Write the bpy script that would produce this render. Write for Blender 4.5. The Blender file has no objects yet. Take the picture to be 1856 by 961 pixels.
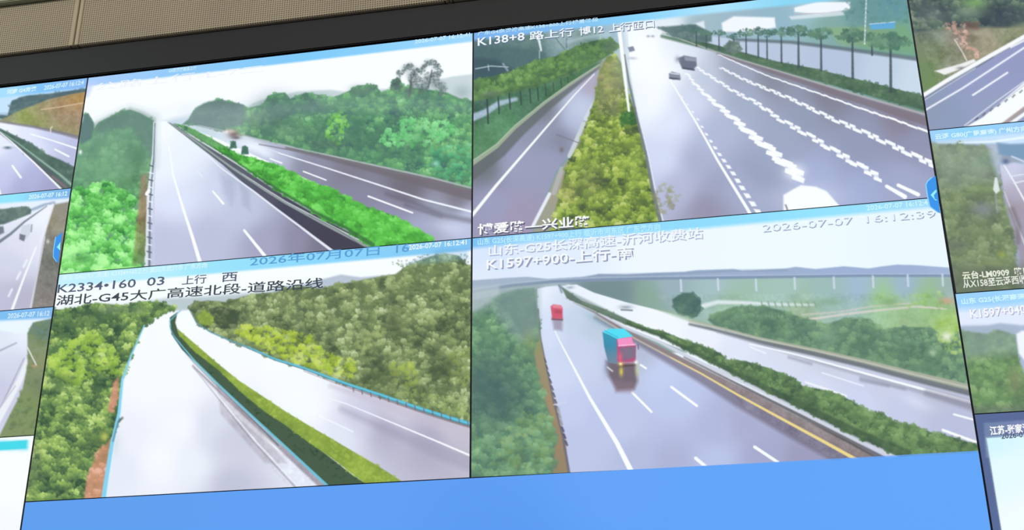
import bpy, math
import numpy as np
from mathutils import Matrix, Vector

# ------------------------------------------------------------------ camera and wall plane
W, HGT = 1856.0, 961.0
CELL_H = 0.90                                  # metres: height of one large picture on the video wall
CELL_W = CELL_H * 1.84379
BASE = 1.05 + 2.3 * CELL_H                     # height of the top edge of the pictures above the floor
# traced mapping of the wall plane (u across in large pictures, v down) onto the photograph
HM = np.array([[689.1038573746672, -63.809809097405456, 857.9237042419579],
               [-89.2887693761566, 341.2360586064369, 59.75938422685858],
               [-0.05683405080100774, -0.07169468706752422, 1.0]])
HI = np.linalg.inv(HM)
FPX = 2284.469
def uv(x, y):
    q = HI @ np.array([x, y, 1.0]); return q[0] / q[2], q[1] / q[2]
def wx(u): return u * CELL_W
def wz(v): return BASE - v * CELL_H
def solve_camera():
    G = np.array([[1, 0, -W / 2], [0, 1, -HGT / 2], [0, 0, 1]]) @ HM
    D = np.diag([1 / FPX, 1 / FPX, 1]) @ G
    k = np.linalg.norm(D[:, 0]) / CELL_W
    r1 = D[:, 0] / (CELL_W * k); r2 = D[:, 1] / k / CELL_H; t = D[:, 2] / k
    r2 /= np.linalg.norm(r2); r3 = np.cross(r1, r2)
    R = np.stack([r1, r2, r3], 1)              # wall (x right, y down, z into the wall) -> camera (x right, y down, z forward)
    U_, _, Vt = np.linalg.svd(R); R = U_ @ Vt
    c = -R.T @ t
    cam = np.array([c[0], c[2], BASE - c[1]])  # wall z -> world +y, wall y -> world -z
    A = np.array([[1, 0, 0], [0, 0, 1], [0, -1, 0]])      # wall -> world
    Rw = A @ R.T @ np.diag([1, -1, -1])
    return cam, Rw
campos, camrot = solve_camera()
scene = bpy.context.scene
C = bpy.context.collection
cd = bpy.data.cameras.new('camera'); cam = bpy.data.objects.new('camera', cd); C.objects.link(cam)
M = Matrix([list(camrot[i]) + [campos[i]] for i in range(3)] + [[0, 0, 0, 1]])
cam.matrix_world = M
cd.sensor_width = 36; cd.lens = 36 * FPX / W; cd.clip_start = 0.05
scene.camera = cam
world = bpy.data.worlds.new('room_light'); scene.world = world; world.use_nodes = True
bg = world.node_tree.nodes['Background']; bg.inputs[0].default_value = (0.95, 0.97, 1.0, 1); bg.inputs[1].default_value = 0.42
def area(name, loc, size, power, col, aim):
    l = bpy.data.lights.new(name, 'AREA'); l.shape = 'RECTANGLE'; l.size, l.size_y = size; l.energy = power; l.color = col
    o = bpy.data.objects.new(name, l); C.objects.link(o); o.location = loc
    o.rotation_euler = (Vector(aim) - Vector(loc)).to_track_quat('-Z', 'Y').to_euler()
area('unseen_overhead_light', (0.2, -3.2, 5.0), (5.0, 0.6), 70, (1.0, 0.93, 0.82), (0.2, 0, 3.3))
area('unseen_overhead_light', (-3.6, -2.6, 4.6), (1.2, 0.6), 26, (0.92, 1.0, 0.9), (-1.6, 0, 3.0))  # added greenish light, out of view, for a reflection on the frame's left end
vs = scene.view_settings
scene.display_settings.display_device = 'sRGB'
vs.view_transform = 'Standard'; vs.look = 'None'; vs.exposure = 0.0; vs.gamma = 1.0; vs.use_curve_mapping = False

# ------------------------------------------------------------------ materials
def lin(c):
    c = np.asarray(c, float); return np.where(c <= 0.04045, c / 12.92, ((c + 0.055) / 1.055) ** 2.4)
def rgb(c): return tuple(lin(np.array(c) / 255.0)) + (1.0,)
mats = {}
def surface(name, col, rough=0.5, spec=0.5, noise=0.0, scale=20, metal=0.0):
    if name in mats: return mats[name]
    m = bpy.data.materials.new(name); m.use_nodes = True; nt = m.node_tree; b = nt.nodes['Principled BSDF']
    b.inputs['Roughness'].default_value = rough; b.inputs['Specular IOR Level'].default_value = spec; b.inputs['Metallic'].default_value = metal
    tc = nt.nodes.new('ShaderNodeTexCoord'); n = nt.nodes.new('ShaderNodeTexNoise'); n.inputs['Scale'].default_value = scale
    nt.links.new(tc.outputs['Object'], n.inputs['Vector'])
    mx = nt.nodes.new('ShaderNodeMix'); mx.data_type = 'RGBA'
    c = rgb(col)
    mx.inputs[6].default_value = tuple(v * (1 - noise) for v in c[:3]) + (1,); mx.inputs[7].default_value = tuple(v * (1 + noise) for v in c[:3]) + (1,)
    nt.links.new(n.outputs['Fac'], mx.inputs[0]); nt.links.new(mx.outputs[2], b.inputs['Base Color'])
    mats[name] = m; return m
def glow_mat(name, col, strength=1.0):
    if name in mats: return mats[name]
    m = bpy.data.materials.new(name); m.use_nodes = True; b = m.node_tree.nodes['Principled BSDF']
    b.inputs['Base Color'].default_value = (0, 0, 0, 1); b.inputs['Roughness'].default_value = 0.6; b.inputs['Specular IOR Level'].default_value = 0.1
    b.inputs['Emission Color'].default_value = rgb(col); b.inputs['Emission Strength'].default_value = strength
    mats[name] = m; return m
def screen_mat():
    m = bpy.data.materials.new('lit_display_picture'); m.use_nodes = True; nt = m.node_tree; b = nt.nodes['Principled BSDF']
    b.inputs['Base Color'].default_value = (0.0, 0.0, 0.0, 1); b.inputs['Roughness'].default_value = 0.6; b.inputs['Specular IOR Level'].default_value = 0.1
    a = nt.nodes.new('ShaderNodeAttribute'); a.attribute_name = 'picture'
    nt.links.new(a.outputs['Color'], b.inputs['Emission Color']); b.inputs['Emission Strength'].default_value = 1.0
    return m
SCREEN = screen_mat()
def perforated(name, col, hole):
    m = bpy.data.materials.new(name); m.use_nodes = True; nt = m.node_tree; N = nt.nodes.new; L = nt.links.new; b = nt.nodes['Principled BSDF']
    b.inputs['Roughness'].default_value = 0.75
    tc = N('ShaderNodeTexCoord'); sp = N('ShaderNodeSeparateXYZ'); L(tc.outputs['Object'], sp.inputs[0])
    def mth(op, a, v):
        n = N('ShaderNodeMath'); n.operation = op
        for i, q in enumerate((a, v)):
            if q is None: continue
            if isinstance(q, (int, float)): n.inputs[i].default_value = q
            else: L(q, n.inputs[i])
        return n.outputs[0]
    p = 0.0103
    def cellc(o): return mth('SUBTRACT', mth('FRACT', mth('DIVIDE', o, p), None), 0.5)
    a = cellc(sp.outputs[0]); c = cellc(sp.outputs[2])
    d = mth('SQRT', mth('ADD', mth('MULTIPLY', a, a), mth('MULTIPLY', c, c)), None)
    r = N('ShaderNodeMapRange'); r.inputs[1].default_value = 0.22; r.inputs[2].default_value = 0.34; L(d, r.inputs[0])
    n = N('ShaderNodeTexNoise'); n.inputs['Scale'].default_value = 3.0; L(tc.outputs['Object'], n.inputs['Vector'])
    mx = N('ShaderNodeMix'); mx.data_type = 'RGBA'; mx.inputs[6].default_value = rgb([v * 0.93 for v in col]); mx.inputs[7].default_value = rgb([min(255, v * 1.06) for v in col])
    L(n.outputs['Fac'], mx.inputs[0])
    m2 = N('ShaderNodeMix'); m2.data_type = 'RGBA'; m2.inputs[6].default_value = rgb(hole); L(r.outputs[0], m2.inputs[0]); L(mx.outputs[2], m2.inputs[7])
    L(m2.outputs[2], b.inputs['Base Color'])
    bp = N('ShaderNodeBump'); bp.inputs['Strength'].default_value = 0.4; bp.inputs['Distance'].default_value = 0.002; L(r.outputs[0], bp.inputs['Height']); L(bp.outputs[0], b.inputs['Normal'])
    return m

# ------------------------------------------------------------------ mesh helpers
def tag(o, label=None, cat=None, group=None, kind=None):
    for k, v in (('label', label), ('category', cat), ('group', group), ('kind', kind)):
        if v: o[k] = v
    return o
def link(name, me, mat, parent=None):
    o = bpy.data.objects.new(name, me); C.objects.link(o)
    if mat: me.materials.append(mat)
    if parent:
        o.parent = parent; o.matrix_parent_inverse = Matrix.Translation(-parent.location)
    return o
def box(name, x0, x1, y0, y1, z0, z1, mat, parent=None, bevel=0.0):
    import bmesh
    bm = bmesh.new(); vv = [bm.verts.new((x, y, z)) for x in (x0, x1) for y in (y0, y1) for z in (z0, z1)]
    for f in ((0, 1, 3, 2), (4, 6, 7, 5), (0, 4, 5, 1), (2, 3, 7, 6), (0, 2, 6, 4), (1, 5, 7, 3)): bm.faces.new([vv[i] for i in f])
    if bevel: bmesh.ops.bevel(bm, geom=bm.edges[:], offset=bevel, segments=2, affect='EDGES')
    bmesh.ops.recalc_face_normals(bm, faces=bm.faces[:])
    me = bpy.data.meshes.new(name); bm.to_mesh(me); bm.free()
    return link(name, me, mat, parent)
def prism(name, pts, y0, y1, mat, parent):
    """pts: (u, v) outline on the wall, given thickness from y0 to y1"""
    n = len(pts); V = [(wx(u), y, wz(v)) for y in (y0, y1) for u, v in pts]
    F = [list(range(n)), list(range(2 * n - 1, n - 1, -1))] + [[i, i + n, (i + 1) % n + n, (i + 1) % n] for i in range(n)]
    me = bpy.data.meshes.new(name); me.from_pydata(V, [], F); me.update()
    return link(name, me, mat, parent)
def empty(name, loc):
    o = bpy.data.objects.new(name, None); C.objects.link(o); o.location = loc; o.empty_display_size = 0.05
    return o

# ------------------------------------------------------------------ painter for the pictures shown on the displays
def vnoise(h, w, cell, rng):
    gh, gw = int(h / cell) + 3, int(w / cell) + 3
    g = rng.random((gh, gw)); yy = np.arange(h) / cell; xx = np.arange(w) / cell
    yi = yy.astype(int); xi = xx.astype(int); fy = yy - yi; fx = xx - xi
    fy = (fy * fy * (3 - 2 * fy))[:, None]; fx = (fx * fx * (3 - 2 * fx))[None, :]
    a = g[yi][:, xi]; b = g[yi][:, xi + 1]; c = g[yi + 1][:, xi]; d = g[yi + 1][:, xi + 1]
    return (a * (1 - fx) + b * fx) * (1 - fy) + (c * (1 - fx) + d * fx) * fy
def make_stamps(rng):
    out = {}
    for s in (2, 3, 4, 5, 7, 9, 12, 16, 22):
        k = []
        for j in range(8):
            r = s + 1; n = 2 * r + 1; yy, xx = np.mgrid[-r:r + 1, -r:r + 1].astype(float)
            al = np.zeros((n, n)); lu = np.zeros((n, n))
            for q in range(7 + s):
                an = rng.random() * 6.283; rr = s * 0.62 * math.sqrt(rng.random()); cx, cy = rr * math.cos(an), rr * 0.8 * math.sin(an)
                a_ = max(1.0, s * (0.2 + 0.22 * rng.random())); b_ = a_ * (0.5 + 0.4 * rng.random()); th = rng.random() * 3.14
                dx = (xx - cx) * math.cos(th) + (yy - cy) * math.sin(th); dy = -(xx - cx) * math.sin(th) + (yy - cy) * math.cos(th)
                d = np.sqrt((dx / a_) ** 2 + (dy / b_) ** 2); m = np.clip((1.15 - d) * max(a_, 1.5) * 0.6, 0, 1)
                l = -0.55 * cy / s + 0.35 * (rng.random() - 0.5) - 0.25 * (yy - cy) / (b_ + 1)
                lu = lu * (1 - m) + l * m; al = np.maximum(al, m)
            k.append((al, lu))
        out[s] = k
    return out
RNG = np.random.default_rng(7)
STAMPS = make_stamps(RNG)
SIZES = np.array(sorted(STAMPS))
class Art:
    """one picture; coordinates are the traced positions on the flat display"""
    def __init__(s, x0, y0, x1, y1, base, seed):
        s.x0, s.y0 = x0, y0; s.w, s.h = int(x1 - x0), int(y1 - y0)
        s.tone = 0.88; s.a = np.empty((s.h, s.w, 3)); s.a[:] = np.array(base, float)
        s.rng = np.random.default_rng(seed); s.Y, s.X = np.mgrid[0:s.h, 0:s.w].astype(float); s.X += x0; s.Y += y0
        s.n1 = vnoise(s.h, s.w, 26, s.rng) * 0.6 + vnoise(s.h, s.w, 11, s.rng) * 0.4
        s.n3 = vnoise(s.h, s.w, 13, s.rng) * 0.55 + vnoise(s.h, s.w, 7, s.rng) * 0.45
        s.n2 = vnoise(s.h, s.w, 4, s.rng) * 0.6 + vnoise(s.h, s.w, 2, s.rng) * 0.4
    def col(s, c, sl):
        if callable(c): return c(s.X[sl], s.Y[sl])
        return np.array(c, float)
    def win(s, xa, ya, xb, yb):
        xa, ya, xb, yb = int(max(0, xa - s.x0)), int(max(0, ya - s.y0)), int(min(s.w, xb - s.x0 + 1)), int(min(s.h, yb - s.y0 + 1))
        return (slice(ya, yb), slice(xa, xb)) if xb > xa and yb > ya else None
    def mask(s, pts, soft=1.2):
        P = np.array(pts, float); m = soft + 2
        sl = s.win(P[:, 0].min() - m, P[:, 1].min() - m, P[:, 0].max() + m, P[:, 1].max() + m)
        if sl is None: return None, None
        X, Y = s.X[sl], s.Y[sl]; ins = np.zeros(X.shape, bool); d2 = np.full(X.shape, 1e9)
        for i in range(len(P)):
            (ax, ay), (bx, by) = P[i], P[(i + 1) % len(P)]
            if ay != by:
                c = ((ay > Y) != (by > Y)) & (X < (bx - ax) * (Y - ay) / (by - ay) + ax); ins ^= c
            ex, ey = bx - ax, by - ay; L2 = ex * ex + ey * ey + 1e-9
            t = np.clip(((X - ax) * ex + (Y - ay) * ey) / L2, 0, 1); d2 = np.minimum(d2, (X - ax - t * ex) ** 2 + (Y - ay - t * ey) ** 2)
        d = np.sqrt(d2) * np.where(ins, 1, -1)
        return sl, np.clip(0.5 + d / soft, 0, 1)
    def put(s, sl, m, c, al=1.0):
        m = (m * al)[..., None]; s.a[sl] = s.a[sl] * (1 - m) + s.col(c, sl) * m
    def poly(s, pts, c, al=1.0, soft=1.2):
        sl, m = s.mask(pts, soft)
        if sl is not None: s.put(sl, m, c, al)
    def line(s, pts, w, c, al=1.0, soft=1.0, w1=None):
        """polyline whose width runs from w to w1"""
        P = np.array(pts, float); w1 = w if w1 is None else w1
        seg = np.hypot(*(P[1:] - P[:-1]).T); cum = np.concatenate([[0], np.cumsum(seg)]); tot = cum[-1] + 1e-9; mm = max(w, w1) + soft + 2
        sl = s.win(P[:, 0].min() - mm, P[:, 1].min() - mm, P[:, 0].max() + mm, P[:, 1].max() + mm)
        if sl is None: return
        X, Y = s.X[sl], s.Y[sl]; best = np.full(X.shape, -1e9)
        for i in range(len(P) - 1):
            (ax, ay), (bx, by) = P[i], P[i + 1]; ex, ey = bx - ax, by - ay; L2 = ex * ex + ey * ey + 1e-9
            t = np.clip(((X - ax) * ex + (Y - ay) * ey) / L2, 0, 1); d = np.sqrt((X - ax - t * ex) ** 2 + (Y - ay - t * ey) ** 2)
            ww = w + (w1 - w) * (cum[i] + t * seg[i]) / tot; best = np.maximum(best, ww / 2 - d)
        s.put(sl, np.clip(0.5 + best / soft, 0, 1), c, al)
    def glow(s, x, y, rx, ry, c, al=1.0, rot=0.0):
        r = 2.6 * max(rx, ry); sl = s.win(x - r, y - r, x + r, y + r)
        if sl is None: return
        dx, dy = s.X[sl] - x, s.Y[sl] - y; cs, sn = math.cos(rot), math.sin(rot)
        s.put(sl, np.exp(-((dx * cs + dy * sn) / rx) ** 2 - ((-dx * sn + dy * cs) / ry) ** 2), c, al)
    def fol(s, pts, n, size, pal, soft=2.5, al=0.95, base=True, bias=0.0, contrast=1.0, size1=None):
        """leaf masses: clumps of small leaves, shaded dark to light (pal), size (top) to size1 (bottom)"""
        sl, m = s.mask(pts, soft)
        if sl is None: return
        pal = np.array(pal, float); k = len(pal) - 1
        def shade(t):
            t = np.clip(t, 0, 0.999) * k; i = np.floor(t).astype(int); f = (t - i)[..., None]; return pal[i] * (1 - f) + pal[i + 1] * f
        if base: s.put(sl, m, lambda X, Y: shade(0.05 + 0.45 * s.n1[sl] + 0.2 * (s.n3[sl] - 0.5)), 1.0)
        ys, xs = np.nonzero(m > 0.45)
        if len(ys) == 0: return
        pick = s.rng.integers(0, len(ys), n); pick = pick[np.argsort(ys[pick])]
        H = max(1, ys.max() - ys.min()); size1 = size if size1 is None else size1
        for q in pick:
            y, x = ys[q], xs[q]; sz = (size + (size1 - size) * (y - ys.min()) / H) * (0.6 + 0.8 * s.rng.random())
            st = STAMPS[int(SIZES[np.abs(SIZES - sz).argmin()])][s.rng.integers(0, 8)]; r = st[0].shape[0] // 2
            gy, gx = y + sl[0].start, x + sl[1].start
            ya, xa, yb, xb = max(0, gy - r), max(0, gx - r), min(s.h, gy + r + 1), min(s.w, gx + r + 1)
            ky, kx = ya - gy + r, xa - gx + r; A = st[0][ky:ky + yb - ya, kx:kx + xb - xa]; Lm = st[1][ky:ky + yb - ya, kx:kx + xb - xa]
            t = 0.47 + bias + contrast * (0.5 * (s.n1[gy, gx] - 0.5) + 1.15 * (s.n3[gy, gx] - 0.5) + 0.2 * (s.rng.random() - 0.5) + 0.5 * Lm)
            mm = (A * al)[..., None]; s.a[ya:yb, xa:xb] = s.a[ya:yb, xa:xb] * (1 - mm) + shade(t) * mm
    def grain(s, pts, amp, soft=3):
        sl, m = s.mask(pts, soft); s.a[sl] += (((s.n1[sl] - 0.5) * 0.7 + (s.n2[sl] - 0.5) * 0.5) * amp * m)[..., None]
def lerp(*stops):
    """colour from scattered control points (x, y, colour): inverse distance blend"""
    P = [(x, y, np.array(c, float)) for x, y, c in stops]
    def f(X, Y):
        num = 0; den = 0
        for x, y, c in P:
            w = 1.0 / ((X - x) ** 2 + (Y - y) ** 2 + 420.0) ** 1.7; num = num + w[..., None] * c; den = den + w
        return num / den[..., None]
    return f
def bar(a, topline, depth, stops, soft=3.0):
    """coloured title strip: topline (x, y) points, its depth, colours along x"""
    xs = [p[0] for p in topline]; ys = [p[1] for p in topline]; sx = [q[0] for q in stops]
    yt = np.interp(a.X, xs, ys); 
    if ys[-1] != ys[0]:
        k = (ys[-1] - ys[0]) / (xs[-1] - xs[0]); yt = yt + np.where(a.X < xs[0], (a.X - xs[0]) * k, 0) + np.where(a.X > xs[-1], (a.X - xs[-1]) * k, 0)
    m = np.clip((yt + depth - a.Y) / soft + 0.5, 0, 1)[..., None]
    c = np.stack([np.interp(a.X, sx, [q[1][i] for q in stops]) for i in range(3)], -1)
    a.a = a.a * (1 - m) + c * m
WH = (255, 255, 255)

# ------------------------------------------------------------------ the pictures
def art_hill_motorway():                       # upper left large picture
    a = Art(90, 40, 880, 520, (254, 255, 255), 11)
    a.glow(520, 210, 260, 22, (222, 232, 240), 0.4)
    a.poly([(440, 200), (460, 187), (480, 180), (540, 166), (600, 163), (630, 167), (700, 161), (770, 150), (820, 139), (870, 133), (870, 240), (440, 240)], (198, 212, 212), 0.95, 4)
    a.poly([(290, 222), (320, 214), (350, 208), (380, 205), (380, 240), (290, 240)], (190, 206, 222), 0.8, 10)
    a.glow(838, 168, 16, 14, (150, 172, 172), 0.7)
    # road surfaces
    a.poly([(283, 219), (300, 220), (318, 226), (360, 256), (406, 296), (470, 345), (540, 392), (600, 425), (690, 475), (690, 520), (262, 520), (270, 360), (276, 260)],
           lerp((290, 235, (252, 254, 255)), (300, 300, (238, 243, 252)), (330, 290, (240, 244, 252)), (320, 360, (222, 227, 246)), (300, 440, (188, 191, 216)), (400, 340, (206, 213, 234)), (440, 380, (190, 195, 218)), (380, 430, (184, 186, 212)), (480, 440, (158, 157, 184)), (540, 440, (136, 132, 156)), (580, 445, (112, 108, 128)), (430, 315, (176, 182, 204)), (350, 260, (238, 243, 249))), 1, 1.5)
    a.poly([(400, 318), (424, 326), (428, 352), (420, 372), (404, 350)], (165, 172, 198), 0.6, 12)
    a.poly([(434, 332), (452, 345), (455, 385), (440, 372)], (160, 166, 190), 0.5, 8)
    a.glow(356, 330, 26, 40, (214, 222, 240), 0.35)
    a.poly([(330, 226), (362, 228), (410, 238), (460, 250), (565, 276), (665, 298), (784, 324), (870, 346), (870, 470), (700, 460), (600, 345), (480, 290), (390, 250)],
           lerp((360, 236, (196, 214, 220)), (420, 258, (216, 228, 238)), (500, 285, (180, 184, 208)), (560, 305, (132, 132, 152)), (640, 350, (128, 127, 150)), (700, 400, (138, 136, 164)), (760, 420, (160, 162, 192)), (840, 420, (182, 186, 216)), (850, 395, (190, 196, 222)), (640, 310, (118, 114, 128)), (740, 335, (104, 98, 108)), (830, 360, (112, 106, 116)), (800, 385, (148, 150, 170))), 1, 1.5)
    a.line([(520, 268), (600, 287), (700, 312), (800, 338), (870, 356)], 5, (104, 96, 102), 0.8, 5, 24)
    a.line([(700, 352), (745, 366), (806, 392), (860, 402)], 6, (92, 88, 104), 0.55, 7, 10)
    a.line([(735, 372), (800, 394)], 5, (82, 80, 94), 0.5, 6)
    a.glow(815, 412, 34, 14, (206, 212, 234), 0.7, 0.2); a.glow(464, 266, 26, 9, (250, 252, 255), 0.95, 0.3); a.glow(478, 276, 20, 9, (235, 242, 252), 0.8, 0.4)
    a.line([(364, 228), (404, 240), (446, 256)], 3, (222, 230, 240), 0.8, 3)
    # wooded hillside on the right
    a.fol([(330, 226), (342, 216), (349, 205), (354, 197), (371, 188), (397, 181), (423, 186), (441, 190), (450, 196), (476, 190), (486, 174), (500, 169), (517, 168), (526, 179), (554, 168), (604, 177), (633, 165), (648, 155), (679, 154), (692, 168), (707, 163), (711, 145), (725, 142), (731, 158), (760, 160), (810, 168), (832, 178), (870, 186), (870, 348), (784, 322), (665, 296), (565, 274), (460, 250), (400, 236), (362, 228)],
          1500, 6, [(56, 92, 88), (74, 124, 92), (92, 154, 100), (116, 184, 112), (158, 220, 146)], 3, 0.85, True, -0.02, 0.85, 8)
    a.poly([(342, 222), (349, 205), (356, 196), (371, 187), (397, 181), (423, 186), (441, 191), (447, 205), (440, 226), (400, 236)], (86, 108, 110), 0.8, 6)
    a.glow(500, 200, 34, 26, (72, 98, 100), 0.75); a.glow(570, 192, 36, 18, (76, 104, 102), 0.6); a.glow(520, 238, 50, 18, (84, 110, 100), 0.5)
    a.glow(460, 216, 22, 20, (128, 158, 132), 0.6); a.glow(640, 236, 34, 30, (58, 98, 88), 0.65); a.glow(700, 262, 40, 18, (64, 102, 88), 0.5); a.glow(600, 262, 46, 14, (74, 100, 90), 0.6)
    a.fol([(596, 206), (625, 200), (632, 230), (615, 262), (592, 250)], 60, 5, [(84, 150, 70), (112, 190, 80), (150, 220, 110)], 6, 0.8, False)
    a.fol([(690, 236), (740, 215), (800, 215), (840, 240), (780, 262), (720, 268), (694, 262)], 170, 6, [(76, 150, 90), (104, 200, 116), (150, 232, 150)], 8, 0.8, False, 0.15)
    a.fol([(780, 270), (850, 262), (866, 340), (800, 322), (765, 300)], 150, 6, [(56, 120, 88), (84, 172, 112), (130, 214, 150)], 8, 0.7, False)
    a.glow(790, 297, 6, 5, (150, 226, 200), 0.8); a.glow(760, 250, 18, 22, (70, 128, 84), 0.5)
    for cx, cy, r in ((724, 134, 6), (735, 125, 8), (743, 120, 7), (752, 128, 8), (745, 138, 9), (756, 142, 8), (764, 128, 6), (768, 122, 6), (775, 114, 7), (785, 113, 6), (792, 121, 6), (796, 131, 6), (788, 138, 8), (778, 140, 9), (770, 150, 11), (748, 154, 8), (790, 152, 11), (802, 158, 9), (764, 160, 10), (719, 148, 6), (714, 158, 7), (723, 160, 7), (740, 166, 8), (800, 168, 8)):
        a.glow(cx, cy, r * .8, r * .8, (86, 102, 102), 0.6)
        a.fol([(cx + r * math.cos(t), cy + r * math.sin(t) * 1.1) for t in np.arange(0, 6.28, 0.6)], 14, 3, [(62, 78, 80), (86, 102, 100), (116, 134, 128)], 2, 0.8, False)
    a.line([(745, 140), (743, 170)], 2.4, (70, 84, 84), 0.8, 1.5); a.line([(752, 130), (745, 152)], 2, (70, 84, 84), 0.7, 1.5); a.line([(783, 128), (776, 160)], 3, (74, 88, 86), 0.8, 1.5)
    a.line([(746, 150), (742, 176)], 4, (84, 98, 92), 0.8, 2); a.glow(784, 124, 3, 4, (190, 204, 206), 0.7)
    a.glow(648, 164, 14, 9, (92, 112, 110), 0.6); a.glow(672, 162, 10, 8, (92, 112, 110), 0.6)
    a.poly([(440, 196), (600, 176), (720, 168), (870, 186), (870, 205), (600, 205), (440, 216)], (190, 208, 208), 0.16, 22)
    a.poly([(330, 190), (440, 190), (450, 250), (330, 240)], (215, 225, 232), 0.22, 24)
    # barriers and lane marks, right carriageway
    a.line([(362, 228), (432, 243), (504, 262), (565, 275), (665, 297), (784, 323), (870, 345)], 1.6, (168, 176, 176), 0.9, 1.5, 3.5)
    a.line([(470, 262), (565, 279), (665, 301), (784, 327), (870, 350)], 2, (112, 106, 112), 0.8, 2, 5)
    a.line([(505, 277.5), (591, 304.5), (679, 333), (766, 361.6), (870, 388)], 2, (244, 246, 252), 1, 1.2, 3.6)
    a.line([(550, 311), (591, 326.7)], 2.4, WH); a.line([(667.6, 356), (747.6, 386)], 3, WH, 1, 1.2); a.line([(490, 288), (511, 296)], 2.4, WH)
    a.line([(440, 256), (505, 277)], 2, (225, 232, 242), 0.8, 2)
    a.glow(424, 244, 11, 7, (120, 100, 96), 0.95); a.glow(418, 238, 8, 3.5, (215, 190, 180), 0.95); a.glow(428, 250, 8, 3, (80, 72, 74), 0.7); a.glow(411, 239, 3, 2.5, (250, 240, 232), 0.9); a.line([(356, 228), (404, 240)], 1.5, (150, 160, 170), 0.7)
    # central strip: shade side, crash barrier, hedge
    a.poly([(304, 222), (318, 226), (345, 246), (384, 270), (432, 300), (482, 334), (526, 362), (569, 387), (626, 418), (680, 446), (680, 480), (600, 452), (540, 412), (500, 378), (450, 340), (405, 300), (345, 254)],
           lerp((330, 238, (96, 112, 112)), (420, 310, (80, 86, 96)), (520, 385, (60, 60, 76)), (600, 440, (58, 56, 70)), (480, 360, (76, 76, 92))), 1, 2)
    a.line([(308, 223), (360, 260), (420, 304), (480, 344), (517, 367), (587, 405), (668, 447)], 2, (150, 160, 158), 0.9, 1.6, 8)
    a.line([(440, 316), (517, 365), (587, 402), (672, 446)], 1, (206, 212, 208), 0.9, 1, 2); a.line([(560, 390), (612, 416), (656, 446)], 1.2, (74, 82, 84), 0.8, 1.2)
    hedge = [(316, 224), (338, 229), (371, 245), (406, 264), (432, 280), (460, 287), (504, 300), (556, 327), (604, 344), (648, 370), (705, 388), (744, 410), (782, 434), (720, 450), (676, 446), (626, 414), (569, 384), (526, 358), (482, 331), (432, 296), (384, 266), (345, 242)]
    a.fol(hedge, 1100, 3, [(40, 96, 46), (62, 148, 52), (86, 192, 66), (128, 226, 104)], 2, 0.9, True, 0.05, 0.8, 9)
    a.line([(330, 234), (384, 266), (432, 296), (482, 331), (526, 358), (569, 384), (626, 414), (676, 444)], 2, (44, 88, 52), 0.7, 3, 8)
    a.poly([(316, 224), (338, 229), (371, 245), (410, 268), (384, 266), (345, 242)], (120, 160, 124), 0.55, 4)
    for x, y, r in ((423, 263, 6), (444, 273, 7), (337, 233, 3)): a.fol([(x - r, y + r), (x - r * .7, y - r), (x, y - r * 1.3), (x + r * .8, y - r * .8), (x + r, y + r)], 12, 3, [(48, 84, 74), (70, 112, 90), (92, 138, 104)], 2.5)
    # lane marks, left carriageway
    a.line([(330, 243), (372, 278), (401, 305), (460, 347), (500, 378), (596, 450.4), (640, 482)], 1.2, (238, 241, 248), 0.95, 1.2, 5.4)
    a.line([(306, 262), (314, 318), (332, 378), (349, 430), (364, 480)], 1.5, WH, 1, 1.4, 7)
    a.line([(386, 347), (405, 369.5)], 2.8, WH, 1, 1.2, 4); a.line([(443, 418), (480, 464)], 4.4, WH, 1, 1.2, 6); a.line([(358, 311), (367, 321)], 2, (236, 240, 250), 0.8, 2)
    # wood on the left
    a.fol([(80, 520), (90, 400), (140, 240), (147, 216), (152, 208), (160, 206), (170, 222), (171, 232), (179, 222), (200, 212), (218, 202), (236, 199), (253, 205), (268, 213), (279, 219), (278, 260), (274, 310), (266, 360), (262, 470), (262, 520)],
          900, 6, [(64, 112, 84), (88, 146, 98), (112, 176, 114), (140, 204, 134)], 3, 0.6, True, 0.0, 0.7, 9)
    a.poly([(130, 250), (171, 226), (236, 198), (282, 212), (280, 300), (240, 330), (120, 330)], (120, 158, 136), 0.42, 30)
    a.poly([(172, 226), (200, 211), (236, 198), (258, 204), (280, 216), (278, 290), (262, 270), (240, 232), (200, 236), (178, 250)], (92, 118, 116), 0.62, 12)
    a.poly([(142, 236), (150, 208), (160, 206), (171, 226), (166, 252), (146, 262)], (84, 112, 112), 0.9, 4)
    a.fol([(88, 500), (96, 420), (118, 345), (150, 340), (200, 332), (232, 352), (250, 368), (246, 400), (252, 440), (246, 500)], 520, 9,
          [(44, 112, 54), (76, 166, 70), (118, 220, 100), (176, 252, 152)], 8, 0.85, False, 0.06, 1.2, 11)
    a.glow(250, 290, 16, 26, (70, 112, 78), 0.6); a.glow(232, 330, 20, 14, (74, 122, 74), 0.5); a.glow(180, 305, 30, 22, (108, 170, 112), 0.4); a.glow(150, 470, 18, 8, (48, 110, 56), 0.6)
    a.poly([(256, 318), (268, 314), (268, 360), (266, 420), (262, 478), (240, 482), (246, 420), (252, 366)], lerp((260, 330, (150, 118, 96)), (262, 380, (158, 110, 84)), (254, 440, (140, 130, 84)), (246, 470, (110, 140, 80))), 0.72, 6)
    a.grain([(240, 310), (270, 310), (266, 478), (238, 478)], 60)
    a.line([(279, 222), (277, 280), (273, 312), (268, 352), (266, 480)], 2, (222, 230, 236), 0.9, 1.5, 4)
    a.line([(281, 224), (279, 290), (275, 330), (272, 372), (271, 485)], 2, (104, 116, 128), 0.9, 1.5, 4.5)
    a.line([(282, 232), (281, 300), (279, 360), (279, 485)], 1.5, (196, 202, 220), 0.9, 1.5, 3)
    for y in range(300, 480, 13): a.line([(266 + (480 - y) * .03, y), (274 + (480 - y) * .02, y + 2)], 2.4, (236, 242, 246) if y % 2 else (78, 92, 98), 0.9)
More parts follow.
